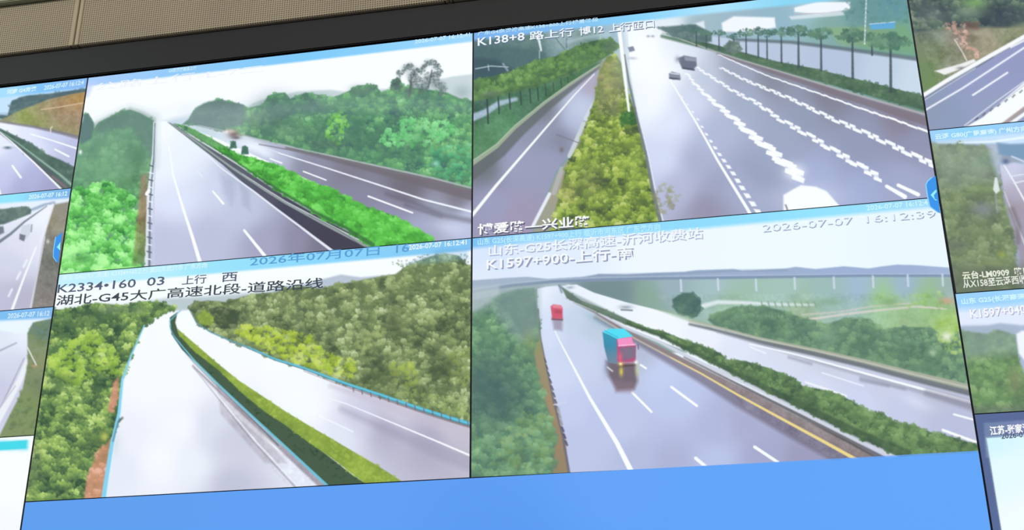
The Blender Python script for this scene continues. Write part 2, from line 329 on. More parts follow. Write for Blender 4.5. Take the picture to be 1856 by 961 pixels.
    a.line([(266, 352), (270, 346)], 6, WH, 1, 2)
    for p in ((150, 197), (148, 212), (147, 218), (146, 276)): a.glow(p[0], p[1], 3, 4, WH, 0.95)
    bar(a, [(0, 161), (110, 148), (210, 136), (500, 103), (858, 61)], 14.5, [(150, (168, 202, 250)), (300, (140, 196, 242)), (560, (116, 196, 244)), (858, (152, 212, 248))], 4)
    a.poly([(152, 150), (172, 150), (160, 176), (146, 178)], (190, 205, 248), 0.7, 8)
    return a

def rumble(a, pts, w0, w1, step0, step1, off, solid=0.0, al=1.0):
    """road line edged with raised blocks that grow towards the viewer of the pictured road"""
    P = np.array(pts, float); seg = np.hypot(*(P[1:] - P[:-1]).T); cum = np.concatenate([[0], np.cumsum(seg)]); tot = cum[-1]
    if solid: a.line(pts, w0 * solid, (238, 240, 250), al, 1.2, w1 * solid)
    d = 0.0; k = 0; dirv = (P[-1] - P[0]) / (np.hypot(*(P[-1] - P[0])) + 1e-6); nrm = np.array([-dirv[1], dirv[0]])
    while d < tot:
        f = d / tot; st = step0 + (step1 - step0) * f; w = w0 + (w1 - w0) * f
        p = np.array([np.interp(d, cum, P[:, 0]), np.interp(d, cum, P[:, 1])])
        for q in (-1, 1):
            c = p + dirv * st * (0.22 * q) + nrm * off * w * 1.15 * (q if k % 3 else -q); e = np.array([1.0, 0.40]) * w * 0.82; h = nrm * w * 0.30 + dirv * w * 0.16
            a.poly([c - e - h, c + e - h, c + e + h, c - e + h], WH, al, 1.6)
        d += st * 0.84; k += 1
def art_toll_road():                           # upper right large picture
    a = Art(840, -190, 1730, 440, (120, 150, 158), 23)
    far = lerp((870, 95, (76, 104, 104)), (960, 90, (84, 112, 108)), (1020, 70, (140, 165, 168)), (1060, 75, (110, 140, 130)), (1110, 60, (150, 180, 195)), (1150, 55, (250, 253, 255)), (1220, 45, (232, 240, 244)), (1260, 50, (150, 175, 185)), (1320, 40, (150, 178, 190)), (1400, 30, (140, 175, 190)), (1500, 40, (120, 160, 150)), (1560, 20, (96, 140, 138)), (1620, 15, (90, 140, 150)), (1640, 60, (110, 160, 130)), (1480, 5, (170, 205, 220)), (1700, -100, (90, 135, 145)), (1450, -60, (140, 190, 215)))
    a.poly([(830, -190), (1740, -190), (1740, 250), (830, 250)], far, 1, 2)
    a.grain([(850, 60), (1120, 60), (1120, 160), (850, 160)], 40)
    a.poly([(858, 84), (930, 84), (985, 92), (1000, 120), (925, 145), (858, 142)], (68, 96, 98), 0.75, 10)
    a.poly([(858, 105), (900, 108), (935, 128), (900, 140), (858, 146)], (50, 72, 82), 0.7, 8)
    a.line([(862, 125), (890, 120), (921, 122)], 1.8, (188, 204, 208), 0.9, 1.5); a.line([(885, 118), (886, 128)], 2, (190, 205, 210), 0.7); a.line([(912, 116), (920, 128)], 4, (150, 168, 178), 0.7, 2)
    a.line([(976, 68), (981, 92)], 5, (226, 238, 238), 0.95, 1.5, 3); a.line([(978, 92), (978, 106)], 2, (176, 196, 190), 0.8)
    a.line([(1008, 70), (1027, 94)], 1.6, (84, 104, 108), 0.8); a.line([(1027, 70), (1027, 94)], 2, (76, 100, 104), 0.8); a.glow(1028, 92, 2.5, 3, (230, 240, 240), 0.9)
    a.line([(1030, 76), (1060, 68), (1100, 62)], 7, (176, 196, 202), 0.6, 6); a.line([(1088, 58), (1088, 84)], 2, (176, 196, 186), 0.8)
    # grass slope, path and tree row beside the side road
    a.poly([(858, 178), (925, 166), (1016, 141), (1091, 110), (1086, 118), (1033, 153), (987, 187), (933, 232), (900, 266), (850, 300)], lerp((870, 250, (82, 128, 88)), (900, 225, (88, 142, 98)), (960, 180, (70, 110, 84)), (1040, 140, (72, 112, 78)), (870, 200, (60, 92, 80))), 1, 4)
    a.line([(858, 213), (880, 204), (904, 188), (935, 180)], 13, (170, 190, 208), 0.9, 4, 7)
    a.grain([(858, 178), (1060, 130), (930, 232), (858, 290)], 45)
    for x, y0, y1, w in ((885, 180, 224, 3.2), (905, 176, 206, 2.8), (925, 168, 198, 2.8), (945, 164, 190, 2.4), (962, 160, 187, 2.2), (976, 156, 182, 2), (990, 150, 174, 1.8), (1004, 144, 166, 1.6), (1018, 140, 158, 1.5), (1030, 134, 150, 1.4)): a.line([(x - 2, y0), (x, y1)], w, (48, 62, 60), 0.9, 1.5)
    a.fol([(846, 150), (858, 145), (892, 139), (933, 127), (967, 111), (1008, 102), (1037, 88), (1071, 75), (1108, 70), (1123, 82), (1118, 90), (1092, 108), (1058, 124), (1016, 141), (975, 157), (925, 168), (890, 178), (846, 186)], 620, 5, [(52, 80, 58), (80, 116, 68), (104, 146, 78), (132, 174, 96)], 3, 0.8, True, 0.02, 0.8, 5)
    a.glow(1105, 84, 16, 10, (72, 96, 82), 0.7); a.glow(1060, 104, 18, 10, (76, 112, 76), 0.5)
    a.line([(870, 176), (930, 164), (990, 150), (1050, 124)], 5, (56, 80, 62), 0.5, 5, 3)
    a.glow(890, 170, 16, 6, (128, 144, 118), 0.45)
    # side road
    a.poly([(1086, 118), (1033, 153), (987, 187), (933, 232), (900, 266), (846, 304), (846, 430), (960, 430), (971, 403), (1008, 311), (1033, 278), (1058, 220), (1077, 182), (1084, 145)],
           lerp((1075, 150, (168, 165, 188)), (1050, 199, (196, 206, 228)), (1040, 215, (180, 188, 214)), (1013, 253, (122, 124, 144)), (990, 240, (140, 144, 168)), (960, 300, (146, 148, 176)), (900, 370, (150, 150, 182)), (940, 390, (154, 142, 168)), (1000, 290, (146, 148, 176)), (930, 300, (150, 152, 182)), (880, 300, (100, 104, 108)), (985, 200, (108, 112, 120))), 1, 2)
    a.line([(1086, 122), (1038, 158), (992, 194), (940, 240), (906, 274), (846, 318)], 4, (92, 98, 100), 0.85, 4, 30)
    a.glow(1068, 156, 12, 14, (172, 160, 176), 0.5)
    a.line([(1086, 118), (1033, 153), (987, 187), (933, 232), (900, 266), (846, 304)], 3, (150, 166, 138), 0.95, 1.8, 8); a.line([(1086, 117), (1033, 151), (987, 184), (933, 228), (900, 262), (846, 299)], 1, (196, 206, 180), 0.6, 1.2, 2.5)
    a.line([(1077, 134.5), (1041.5, 172), (975, 249), (900, 336), (854, 393)], 1.6, WH, 1, 1.3, 6)
    a.poly([(1084, 145), (1077, 182), (1058, 222), (1033, 284), (1008, 318), (966, 420), (1010, 430), (1024, 330), (1060, 250), (1092, 170)], lerp((1070, 190, (176, 172, 170)), (1045, 250, (150, 148, 130)), (1005, 340, (158, 150, 130)), (985, 400, (150, 150, 130))), 1, 3)
    a.line([(1080, 181), (1062, 216)], 7, (212, 218, 226), 0.9, 2, 8); a.line([(1058, 224), (1033, 283)], 7, (204, 212, 214), 0.9, 2, 9)
    a.line([(1018, 307), (1004, 350)], 9, (176, 178, 178), 0.8, 3); a.line([(996, 352), (966, 410)], 6, (238, 240, 246), 0.95, 2)
    a.line([(1008, 244), (1056, 262)], 2, (110, 108, 116), 0.7, 2); a.glow(1018, 272, 4, 5, (96, 90, 84), 0.7)
    # planted strip between the roads
    a.fol([(1100, 103), (1116, 98), (1127, 116), (1133, 157), (1154, 207), (1166, 270), (1183, 328), (1197, 400), (1197, 430), (996, 430), (1004, 392), (1020, 330), (1029, 295), (1052, 258), (1066, 216), (1078, 180), (1087, 128)],
          1150, 5, [(60, 76, 50), (96, 120, 56), (134, 160, 62), (170, 190, 84), (204, 214, 126)], 4, 0.85, True, -0.03, 1.1, 8)
    a.poly([(1088, 110), (1120, 104), (1132, 160), (1120, 210), (1082, 206), (1080, 160)], (140, 138, 104), 0.5, 14)
    a.fol([(1092, 180), (1108, 180), (1116, 262), (1096, 262)], 40, 4, [(56, 70, 50), (84, 98, 60), (120, 130, 76)], 5, 0.8, False); a.fol([(1086, 118), (1118, 110), (1128, 160), (1080, 170)], 60, 4, [(96, 100, 74), (140, 132, 96), (170, 160, 120)], 5, 0.7, False); a.glow(1070, 330, 22, 30, (116, 122, 74), 0.5); a.glow(1030, 350, 16, 20, (150, 134, 92), 0.4)
    a.fol([(1122, 214), (1130, 205), (1148, 204), (1154, 214), (1150, 226), (1128, 226)], 26, 5, [(44, 84, 44), (66, 112, 56), (90, 140, 70)], 4)
    a.glow(1150, 300, 14, 40, (168, 196, 84), 0.4)
    # main carriageway
    road = [(1138, 50), (1200, 50), (1240, 74), (1300, 94), (1347, 109), (1444, 138), (1522, 162), (1601, 184), (1740, 222), (1740, 440), (1205, 440), (1196, 395), (1183, 340), (1170, 278), (1156, 216), (1142, 130)]
    a.poly(road, lerp((1160, 90, (253, 254, 255)), (1190, 130, (252, 253, 255)), (1180, 190, (246, 249, 254)), (1215, 220, (224, 230, 248)), (1200, 290, (210, 216, 240)), (1230, 340, (176, 179, 207)), (1280, 380, (142, 138, 160)), (1260, 290, (164, 170, 200)), (1330, 330, (158, 166, 196)), (1300, 240, (172, 180, 208)), (1380, 300, (150, 160, 188)), (1420, 250, (152, 160, 186)), (1480, 320, (160, 170, 206)), (1560, 350, (156, 166, 204)), (1640, 330, (156, 162, 194)), (1350, 180, (156, 166, 190)), (1460, 210, (140, 148, 172)), (1560, 260, (138, 145, 172)), (1660, 260, (138, 140, 168)), (1280, 140, (190, 198, 216)), (1240, 110, (226, 232, 242)), (1330, 125, (150, 156, 176)), (1640, 215, (128, 120, 138)), (1250, 180, (210, 216, 236)), (1400, 140, (128, 130, 146)), (1500, 175, (122, 120, 136))), 1, 1.5)
    a.glow(1380, 320, 60, 22, (132, 140, 164), 0.3, 0.7); a.glow(1300, 330, 30, 30, (146, 150, 178), 0.5); a.glow(1215, 250, 30, 50, (218, 226, 246), 0.35)
    # hedge, river and trees on the far side
    a.poly([(1250, 62), (1290, 66), (1334, 72), (1435, 76), (1522, 87), (1610, 98), (1740, 115), (1740, 200), (1675, 176), (1600, 160), (1540, 142), (1404, 112), (1347, 99), (1250, 72)], lerp((1300, 80, (190, 205, 222)), (1400, 95, (180, 192, 214)), (1520, 110, (176, 190, 212)), (1600, 130, (188, 204, 222)), (1660, 150, (200, 216, 228))), 1, 3)
    a.line([(1330, 72), (1435, 77), (1522, 88), (1610, 100), (1740, 118)], 5, (72, 88, 92), 0.75, 4, 8)
    a.line([(1200, 66), (1260, 80), (1310, 92), (1347, 104), (1404, 120), (1479, 138), (1540, 152), (1610, 172), (1740, 206)], 6, (82, 114, 92), 1, 4, 30)
    a.fol([(1200, 60), (1260, 72), (1347, 95), (1404, 111), (1479, 125), (1540, 141), (1610, 158), (1740, 192), (1740, 216), (1677, 200), (1601, 180), (1522, 158), (1444, 134), (1347, 106), (1240, 72)], 520, 3, [(58, 84, 68), (78, 108, 82), (104, 134, 98)], 2.5, 0.75, True, 0, 0.8, 6)
    a.line([(1230, 70), (1300, 95), (1347, 110), (1444, 139), (1522, 163), (1601, 186), (1740, 226)], 2, (168, 168, 164), 0.95, 1.6, 4)
    a.line([(1300, 98), (1347, 114), (1444, 145), (1522, 171), (1601, 196), (1740, 240)], 3, (118, 106, 114), 0.8, 3, 17)
    a.poly([(1308, 42), (1330, 30), (1404, 32), (1406, 50), (1360, 58), (1310, 58)], (250, 252, 255), 0.95, 4); a.poly([(1255, 44), (1276, 38), (1278, 52), (1256, 54)], (240, 246, 250), 0.8, 4)
    a.poly([(1440, 14), (1480, 4), (1542, 4), (1540, 18), (1480, 26), (1440, 22)], (248, 250, 253), 0.95, 3); a.line([(1440, 26), (1500, 24), (1545, 18)], 2, (190, 178, 182), 0.9); a.poly([(1430, 30), (1530, 20), (1530, 28), (1434, 36)], (230, 236, 240), 0.7, 3)
    a.poly([(1500, 50), (1640, 46), (1662, 96), (1600, 92), (1520, 80)], lerp((1520, 60, (130, 168, 116)), (1560, 72, (122, 158, 110)), (1640, 76, (112, 160, 116))), 0.75, 8)
    a.poly([(1576, 44), (1622, 40), (1622, 52), (1578, 54)], (88, 164, 216), 0.9, 3); a.line([(1576, 44), (1622, 40)], 1.6, (206, 226, 238), 0.8)
    a.fol([(1530, 8), (1600, -6), (1646, 6), (1648, 40), (1580, 40), (1535, 50)], 90, 6, [(72, 110, 116), (88, 134, 130), (110, 156, 146)], 6, 0.5, False)
    a.fol([(1190, 50), (1260, 44), (1290, 60), (1290, 76), (1260, 76), (1220, 66)], 60, 4, [(70, 96, 98), (96, 122, 118), (130, 150, 142)], 4, 0.8)
    for x, y, r, b in ((1262, 56, 8, 84), (1280, 60, 7, 88), (1303, 60, 9, 91), (1330, 66, 9, 94), (1352, 60, 12, 97), (1374, 58, 12, 104), (1390, 62, 11, 107), (1416, 60, 14, 114), (1447, 58, 17, 122), (1488, 62, 17, 128), (1545, 66, 20, 142), (1580, 68, 14, 100), (1614, 78, 24, 166)):
        a.line([(x, y + 3), (x + 0.5, b)], r * 0.13 + 0.8, (58, 70, 78), 0.85, 1.5, r * 0.19 + 1.0)
        a.fol([(x - r * 1.5, y + 2), (x - r, y - r * .4), (x, y - r * .7), (x + r, y - r * .4), (x + r * 1.5, y + 2), (x, y + r * .5)], int(r * 4.4), max(3, r * .28), [(54, 86, 80), (76, 114, 96), (106, 146, 114)], 5, 0.75, False)
    a.fol([(1312, 84), (1322, 74), (1338, 76), (1346, 90), (1334, 98), (1316, 94)], 26, 4, [(78, 98, 92), (100, 122, 112), (130, 150, 138)], 3, 0.8)
    a.line([(1570, 0), (1567, 80)], 2.2, (236, 244, 246), 0.95, 1.4)
    for y in range(2, 78, 8): a.line([(1569.8 - y * .03, y), (1569.6 - y * .03, y + 3)], 2.4, (130, 170, 170), 0.7)
    # markings
    rumble(a, [(1304, 100), (1347, 119), (1391, 137.7), (1435, 153), (1505, 177), (1566, 199), (1618, 216), (1700, 246)], 2, 6, 9, 26, 0.12, 0.5)
    rumble(a, [(1308, 124), (1352, 146), (1391, 162), (1435, 180), (1509, 216), (1557, 236), (1618, 264), (1700, 303)], 3, 8.5, 8, 24, 0.34, 0.25)
    rumble(a, [(1262, 122), (1304, 149), (1334, 168), (1374, 188), (1409, 214), (1465, 245), (1514, 275), (1548, 295), (1592, 322)], 3, 9, 9, 26, 0.36, 0.25)
    a.line([(1607, 338), (1640, 357)], 6, WH, 1, 1.5, 8); a.line([(1628, 336), (1664, 353)], 6, WH, 1, 1.5, 7)
    rumble(a, [(1246, 135), (1260, 153), (1282, 175), (1308, 197), (1334, 219), (1360, 243), (1387, 264), (1406, 282), (1428, 302), (1456, 326)], 3, 14, 9, 22, 0.3, 0.35)
    a.glow(1440, 312, 18, 14, WH, 0.8)
    a.line([(1212, 141), (1237, 182), (1258, 216), (1280, 254), (1300, 290), (1322, 326), (1354, 378), (1372, 410)], 2.2, WH, 1, 1.3, 6)
    P = [(1237, 176), (1262, 212), (1283, 248), (1304, 280), (1326, 310), (1348, 345), (1374, 384)]
    for i in range(17):
        f = i / 16.0; x = np.interp(f * 6, range(7), [p[0] for p in P]); y = np.interp(f * 6, range(7), [p[1] for p in P]); w = 2 + 7 * f
        a.poly([(x - w * .9, y - w * .55), (x + w * .35, y - w * .4), (x + w * .9, y + w * .55), (x - w * .2, y + w * .6)], WH, 0.95, 1.5)
    a.glow(1170, 110, 36, 42, WH, 0.85); a.glow(1190, 160, 26, 40, (252, 253, 255), 0.7); a.glow(1222, 120, 20, 30, WH, 0.5)
    # rail and pole beside the strip
    a.line([(1132, 100), (1140, 150), (1156, 220), (1170.6, 278), (1183, 345), (1199, 410)], 3, (104, 114, 118), 0.9, 2, 7)
    a.line([(1138, 110), (1145, 150), (1160, 218), (1176, 286), (1188, 345), (1204, 410)], 1, (232, 236, 242), 0.9, 1.2, 2.5)
    a.line([(1122, 52), (1128, 100), (1133, 145), (1140, 201)], 7, WH, 1, 2, 4)
    a.fol([(1186, 350), (1200, 334), (1222, 338), (1234, 356), (1222, 378), (1196, 392)], 60, 6, [(112, 110, 88), (142, 144, 108), (166, 170, 130)], 10, 0.45, False)
    # vehicles
    a.poly([(1228, 106), (1240, 101), (1262, 105), (1263, 120), (1256, 127), (1236, 124)], (92, 98, 116), 0.95, 3); a.poly([(1240, 103), (1262, 106), (1262, 112), (1242, 110)], (150, 156, 170), 0.8, 2); a.line([(1238, 124), (1258, 127)], 3, (60, 64, 78), 0.9, 2); a.glow(1228, 108, 5, 6, (140, 146, 165), 0.7)
    a.poly([(1212, 134), (1218, 130), (1232, 134), (1234, 142), (1220, 145), (1213, 141)], (120, 126, 142), 0.95, 2.5); a.line([(1214, 142), (1232, 144)], 3, (62, 68, 84), 0.9, 2); a.line([(1216, 133), (1230, 135)], 2, (226, 230, 238), 0.9, 1.5)
    a.poly([(1138, 86), (1148, 84), (1151, 92), (1141, 95)], (110, 120, 140), 0.9, 2); a.glow(1146, 106, 8, 2.5, (170, 178, 196), 0.7)
    for x in (1175, 1183): a.glow(x, 66, 3, 2, (140, 150, 165), 0.9)
    a.glow(1468, 358, 62, 26, (226, 232, 252), 0.5)
    a.poly([(1420, 380), (1420, 354), (1435, 345), (1452, 336), (1479, 339), (1498, 347), (1522, 374), (1524, 390), (1422, 398)], WH, 1, 3.5); a.line([(1424, 372), (1427, 380)], 3, (96, 100, 108), 0.8, 2)
    bar(a, [(858, 61), (1260, 14.5), (1417, -2)], 13, [(858, (112, 170, 232)), (1000, (120, 180, 234)), (1160, (128, 206, 244)), (1300, (170, 225, 250)), (1420, (130, 212, 240)), (1640, (120, 200, 236))], 6)
    return a

def art_forest_road():                         # lower left large picture
    a = Art(30, 410, 880, 950, (252, 254, 255), 37)
    a.poly([(500, 520), (560, 514), (586, 506), (618, 498), (654, 503), (697, 499), (740, 500), (740, 560), (480, 560)], (172, 184, 198), 0.9, 4)
    a.poly([(230, 552), (300, 541), (360, 538), (440, 532), (500, 526), (520, 560), (240, 566)], (166, 184, 186), 0.8, 8)
    # carriageways
    a.poly([(600, 545), (345, 555), (344, 563), (320, 565), (300, 571), (279, 580), (256, 610), (244, 640), (230, 668), (218, 710), (205, 790), (186, 930), (640, 930), (540, 840), (480, 800), (413, 740), (372, 683), (336, 642), (318, 606), (330, 590), (360, 630), (440, 693), (520, 748), (610, 802), (700, 880), (880, 900), (880, 772), (851, 770), (756, 740), (693, 719), (598, 688), (499, 655), (440, 628), (413, 618), (380, 604), (356, 588)],
           lerp((330, 570, (252, 253, 254)), (290, 620, (251, 252, 254)), (270, 700, (250, 251, 254)), (330, 700, (250, 251, 253)), (240, 790, (240, 240, 248)), (220, 850, (232, 233, 244)), (290, 830, (250, 251, 254)), (330, 770, (250, 251, 254)), (380, 770, (222, 223, 234)), (410, 800, (206, 207, 221)), (430, 800, (202, 202, 217)), (350, 840, (238, 240, 247)), (420, 880, (190, 190, 208)), (420, 650, (252, 252, 255)), (520, 690, (250, 251, 254)), (500, 660, (253, 253, 255)), (560, 740, (251, 252, 254)), (540, 720, (252, 253, 255)), (620, 790, (228, 230, 241)), (650, 760, (205, 203, 222)), (700, 780, (172, 168, 190)), (780, 800, (170, 165, 186)), (720, 745, (206, 200, 214)), (820, 775, (196, 188, 200)), (560, 800, (240, 242, 250))), 1, 1.5)
    a.poly([(392, 690), (480, 790), (520, 840), (480, 840), (400, 750)], (176, 168, 180), 0.55, 5)
    a.line([(336, 642), (368, 684), (413, 740), (466, 803), (570, 915)], 1.5, (236, 238, 244), 0.9, 1.3, 5); a.line([(352, 668), (400, 728), (455, 796), (560, 910)], 1.4, (150, 146, 156), 0.6, 2, 4)
    a.line([(350, 664), (400, 712), (460, 766), (515, 816), (620, 912)], 3, (140, 128, 138), 0.8, 4, 16)
    a.grain([(392, 690), (480, 770), (600, 880), (520, 880), (400, 750)], 40)
    a.line([(620, 742), (700, 778), (800, 822), (880, 850)], 10, (150, 145, 168), 0.45, 12, 30)
    a.line([(598, 723), (630, 733), (700, 762), (796, 802), (880, 838)], 1.2, (250, 250, 254), 1, 1.3, 4); a.line([(560, 745), (640, 783)], 2.2, (252, 253, 255), 0.8, 2)
    a.line([(600, 700), (690, 730), (756, 757), (860, 792)], 8, (196, 186, 200), 0.5, 8, 22)
    # central strip
    a.poly([(308, 576), (311, 606), (330, 634), (352, 655), (397, 700), (450, 750), (511, 805), (600, 888), (660, 910), (700, 900), (640, 862), (580, 815), (520, 772), (480, 743), (433, 697), (397, 668), (352, 633), (324, 605), (318, 585), (322, 566)], (52, 74, 52), 0.95, 2)
    a.fol([(320, 596), (345, 622), (397, 662), (440, 700), (519, 760), (575, 815), (680, 888), (640, 905), (560, 850), (511, 803), (450, 746), (397, 697), (330, 630)], 160, 4, [(34, 54, 40), (52, 76, 50), (74, 98, 58)], 4, 0.7, False)
    a.fol([(322, 596), (326, 600), (360, 629), (397, 661), (433, 690), (480, 721), (519, 747), (559, 771), (612, 802), (690, 848), (770, 900), (700, 905), (600, 830), (562, 804), (519, 772), (479, 746), (440, 714), (397, 672), (352, 637), (324, 607)], 420, 3, [(110, 136, 52), (146, 172, 64), (174, 198, 78)], 2, 0.8, True, 0.05, 0.7, 5)
    a.line([(328, 563), (318, 572), (308, 582), (309, 596), (316, 610), (334, 632), (352, 653), (397, 698), (450, 748), (515, 808), (620, 906)], 1.6, (104, 190, 214), 0.95, 1.4, 5.5)
    a.line([(308, 590), (316, 613), (334, 637), (352, 658), (397, 703), (450, 753), (505, 808)], 1, (70, 100, 112), 0.7, 1.5, 3)
    # woods right
    a.fol([(344, 561), (352, 549), (377, 545), (410, 548), (440, 538), (464, 533), (500, 530), (519, 523), (547, 519), (586, 524), (598, 519), (630, 513), (677, 504), (717, 497), (735, 484), (756, 474), (780, 465), (808, 460), (832, 464), (847, 480), (880, 492), (880, 772), (851, 768), (816, 758), (756, 739), (693, 718), (638, 700), (598, 686), (551, 668), (499, 652), (450, 630), (413, 616), (381, 602), (356, 586)],
          2300, 6, [(62, 78, 54), (94, 112, 72), (128, 146, 90), (164, 180, 118), (206, 216, 166)], 3, 0.85, True, -0.03, 1.0, 8)
    a.glow(400, 570, 16, 14, (60, 80, 58), 0.5); a.fol([(380, 560), (400, 556), (434, 566), (430, 592), (400, 596), (384, 580)], 60, 5, [(48, 64, 48), (70, 86, 58), (120, 132, 90)], 4)
    a.fol([(356, 575), (372, 562), (388, 575), (384, 590), (364, 588)], 40, 4, [(104, 128, 50), (140, 166, 66), (176, 196, 96)], 4)
    a.fol([(425, 602), (440, 590), (500, 596), (560, 606), (590, 640), (650, 655), (640, 690), (590, 676), (520, 650), (460, 622)], 340, 6, [(108, 130, 46), (146, 170, 54), (182, 206, 66), (206, 220, 110)], 6, 0.75, False, 0.05)
    a.fol([(640, 610), (680, 590), (700, 600), (672, 640), (650, 650)], 40, 5, [(140, 156, 90), (180, 192, 120)], 6, 0.6, False); a.fol([(700, 660), (750, 660), (760, 700), (720, 700)], 50, 6, [(130, 150, 66), (180, 200, 80)], 8, 0.6, False)
    a.fol([(800, 640), (860, 630), (860, 700), (810, 690)], 70, 6, [(110, 128, 66), (150, 170, 84)], 8, 0.5, False); a.glow(720, 580, 18, 40, (88, 98, 64), 0.45); a.glow(800, 670, 20, 20, (62, 76, 52), 0.6); a.glow(690, 680, 36, 16, (66, 80, 54), 0.55); a.glow(760, 706, 60, 9, (62, 78, 52), 0.6)
    for x in (540, 600, 655, 700): a.line([(x, 530), (x + 4, 610)], 8, (96, 112, 78), 0.35, 9)
    a.fol([(720, 700), (780, 708), (854, 738), (854, 762), (816, 754), (756, 736), (700, 716)], 90, 4, [(120, 148, 74), (154, 184, 90)], 4, 0.7, False)
    for x, y in ((728, 479), (738, 482), (746, 474), (757, 470), (768, 464), (780, 461), (838, 464), (800, 458), (846, 474), (720, 476)): a.fol([(x - 10, y - 3), (x + 9, y - 5), (x + 11, y + 5), (x - 7, y + 6)], 7, 3, [(84, 104, 84), (116, 136, 104), (150, 166, 130)], 3, 0.8, False)
    # woods left
    a.fol([(20, 930), (60, 700), (100, 562), (130, 560), (161, 553), (182, 550), (230, 555), (255, 547), (290, 548), (320, 558), (300, 569), (279, 577), (262, 590), (251, 614), (240, 642), (224, 672), (218, 705), (214, 760), (200, 800), (178, 835), (160, 868), (150, 930)],
          1500, 7, [(46, 72, 52), (72, 102, 62), (106, 140, 74), (150, 182, 88), (196, 220, 124)], 3, 0.9, True, -0.03, 1.1, 11)
    a.glow(160, 572, 44, 12, (64, 92, 62), 0.7); a.glow(250, 562, 30, 8, (84, 112, 78), 0.6); a.glow(200, 560, 20, 8, (130, 152, 116), 0.5)
    a.fol([(90, 650), (120, 620), (170, 600), (215, 640), (216, 680), (180, 672), (150, 700), (100, 680)], 220, 7, [(96, 132, 52), (144, 182, 66), (188, 218, 90)], 8, 0.75, False, 0.1)
    a.glow(110, 690, 22, 12, (50, 78, 56), 0.55); a.glow(180, 800, 26, 22, (74, 96, 58), 0.5); a.glow(60, 840, 16, 40, (96, 106, 84), 0.4)
    a.fol([(206, 694), (215, 684), (214, 720), (205, 748), (197, 746), (202, 715)], 50, 4, [(158, 112, 86), (208, 142, 108), (226, 172, 146)], 5, 0.7)
    a.fol([(180, 815), (200, 800), (196, 850), (186, 925), (150, 925), (158, 866)], 110, 5, [(160, 120, 84), (216, 148, 114), (240, 188, 162)], 6, 0.75)
    a.glow(190, 792, 7, 7, (196, 200, 84), 0.8)
    a.line([(262, 590), (248, 622), (239, 642), (222, 688), (216, 748), (203, 806), (194, 862), (184, 930)], 2, (128, 206, 234), 1, 1.8, 9)
    a.line([(238, 650), (225, 692), (220, 750), (208, 808), (199, 866), (190, 930)], 1.2, (220, 240, 248), 0.8, 1.5, 3); a.line([(214, 766), (205, 800)], 3, (70, 104, 116), 0.6, 2); a.line([(216, 764), (222, 758)], 4, (60, 66, 60), 0.7, 3)
    # guard rail right
    g = [(344, 563), (356, 585), (381, 602), (413, 616), (450, 630), (499, 652), (551, 668), (598, 686), (638, 700), (693, 718), (756, 740), (816, 759), (880, 778)]
    a.line(g, 1.6, (90, 150, 168), 0.8, 1.5, 10); a.line([(p[0], p[1] - 1) for p in g[4:]], 1.5, (84, 196, 224), 0.9, 1.5, 6); a.line([(p[0], p[1] + 5) for p in g[6:]], 1, (120, 96, 92), 0.7, 2, 4); a.line([(p[0], p[1] + 2) for p in g[3:]], 0.8, (56, 100, 116), 0.6, 1.2, 2)
    for i in range(14):
        x = 640 + i * 16; y = 703 + i * 4.7; a.line([(x, y), (x + 1, y + 7)], 2, (120, 84, 84), 0.8, 1.5)
    bar(a, [(108, 496.5), (440, 466.5), (858, 429)], 25, [(100, (196, 240, 253)), (300, (176, 236, 250)), (380, (150, 226, 246)), (560, (132, 212, 250)), (720, (126, 200, 240)), (860, (120, 190, 240))], 5)
    a.poly([(735, 480), (760, 468), (800, 450), (848, 452), (850, 470), (800, 476)], (96, 156, 196), 0.3, 8)
    return a

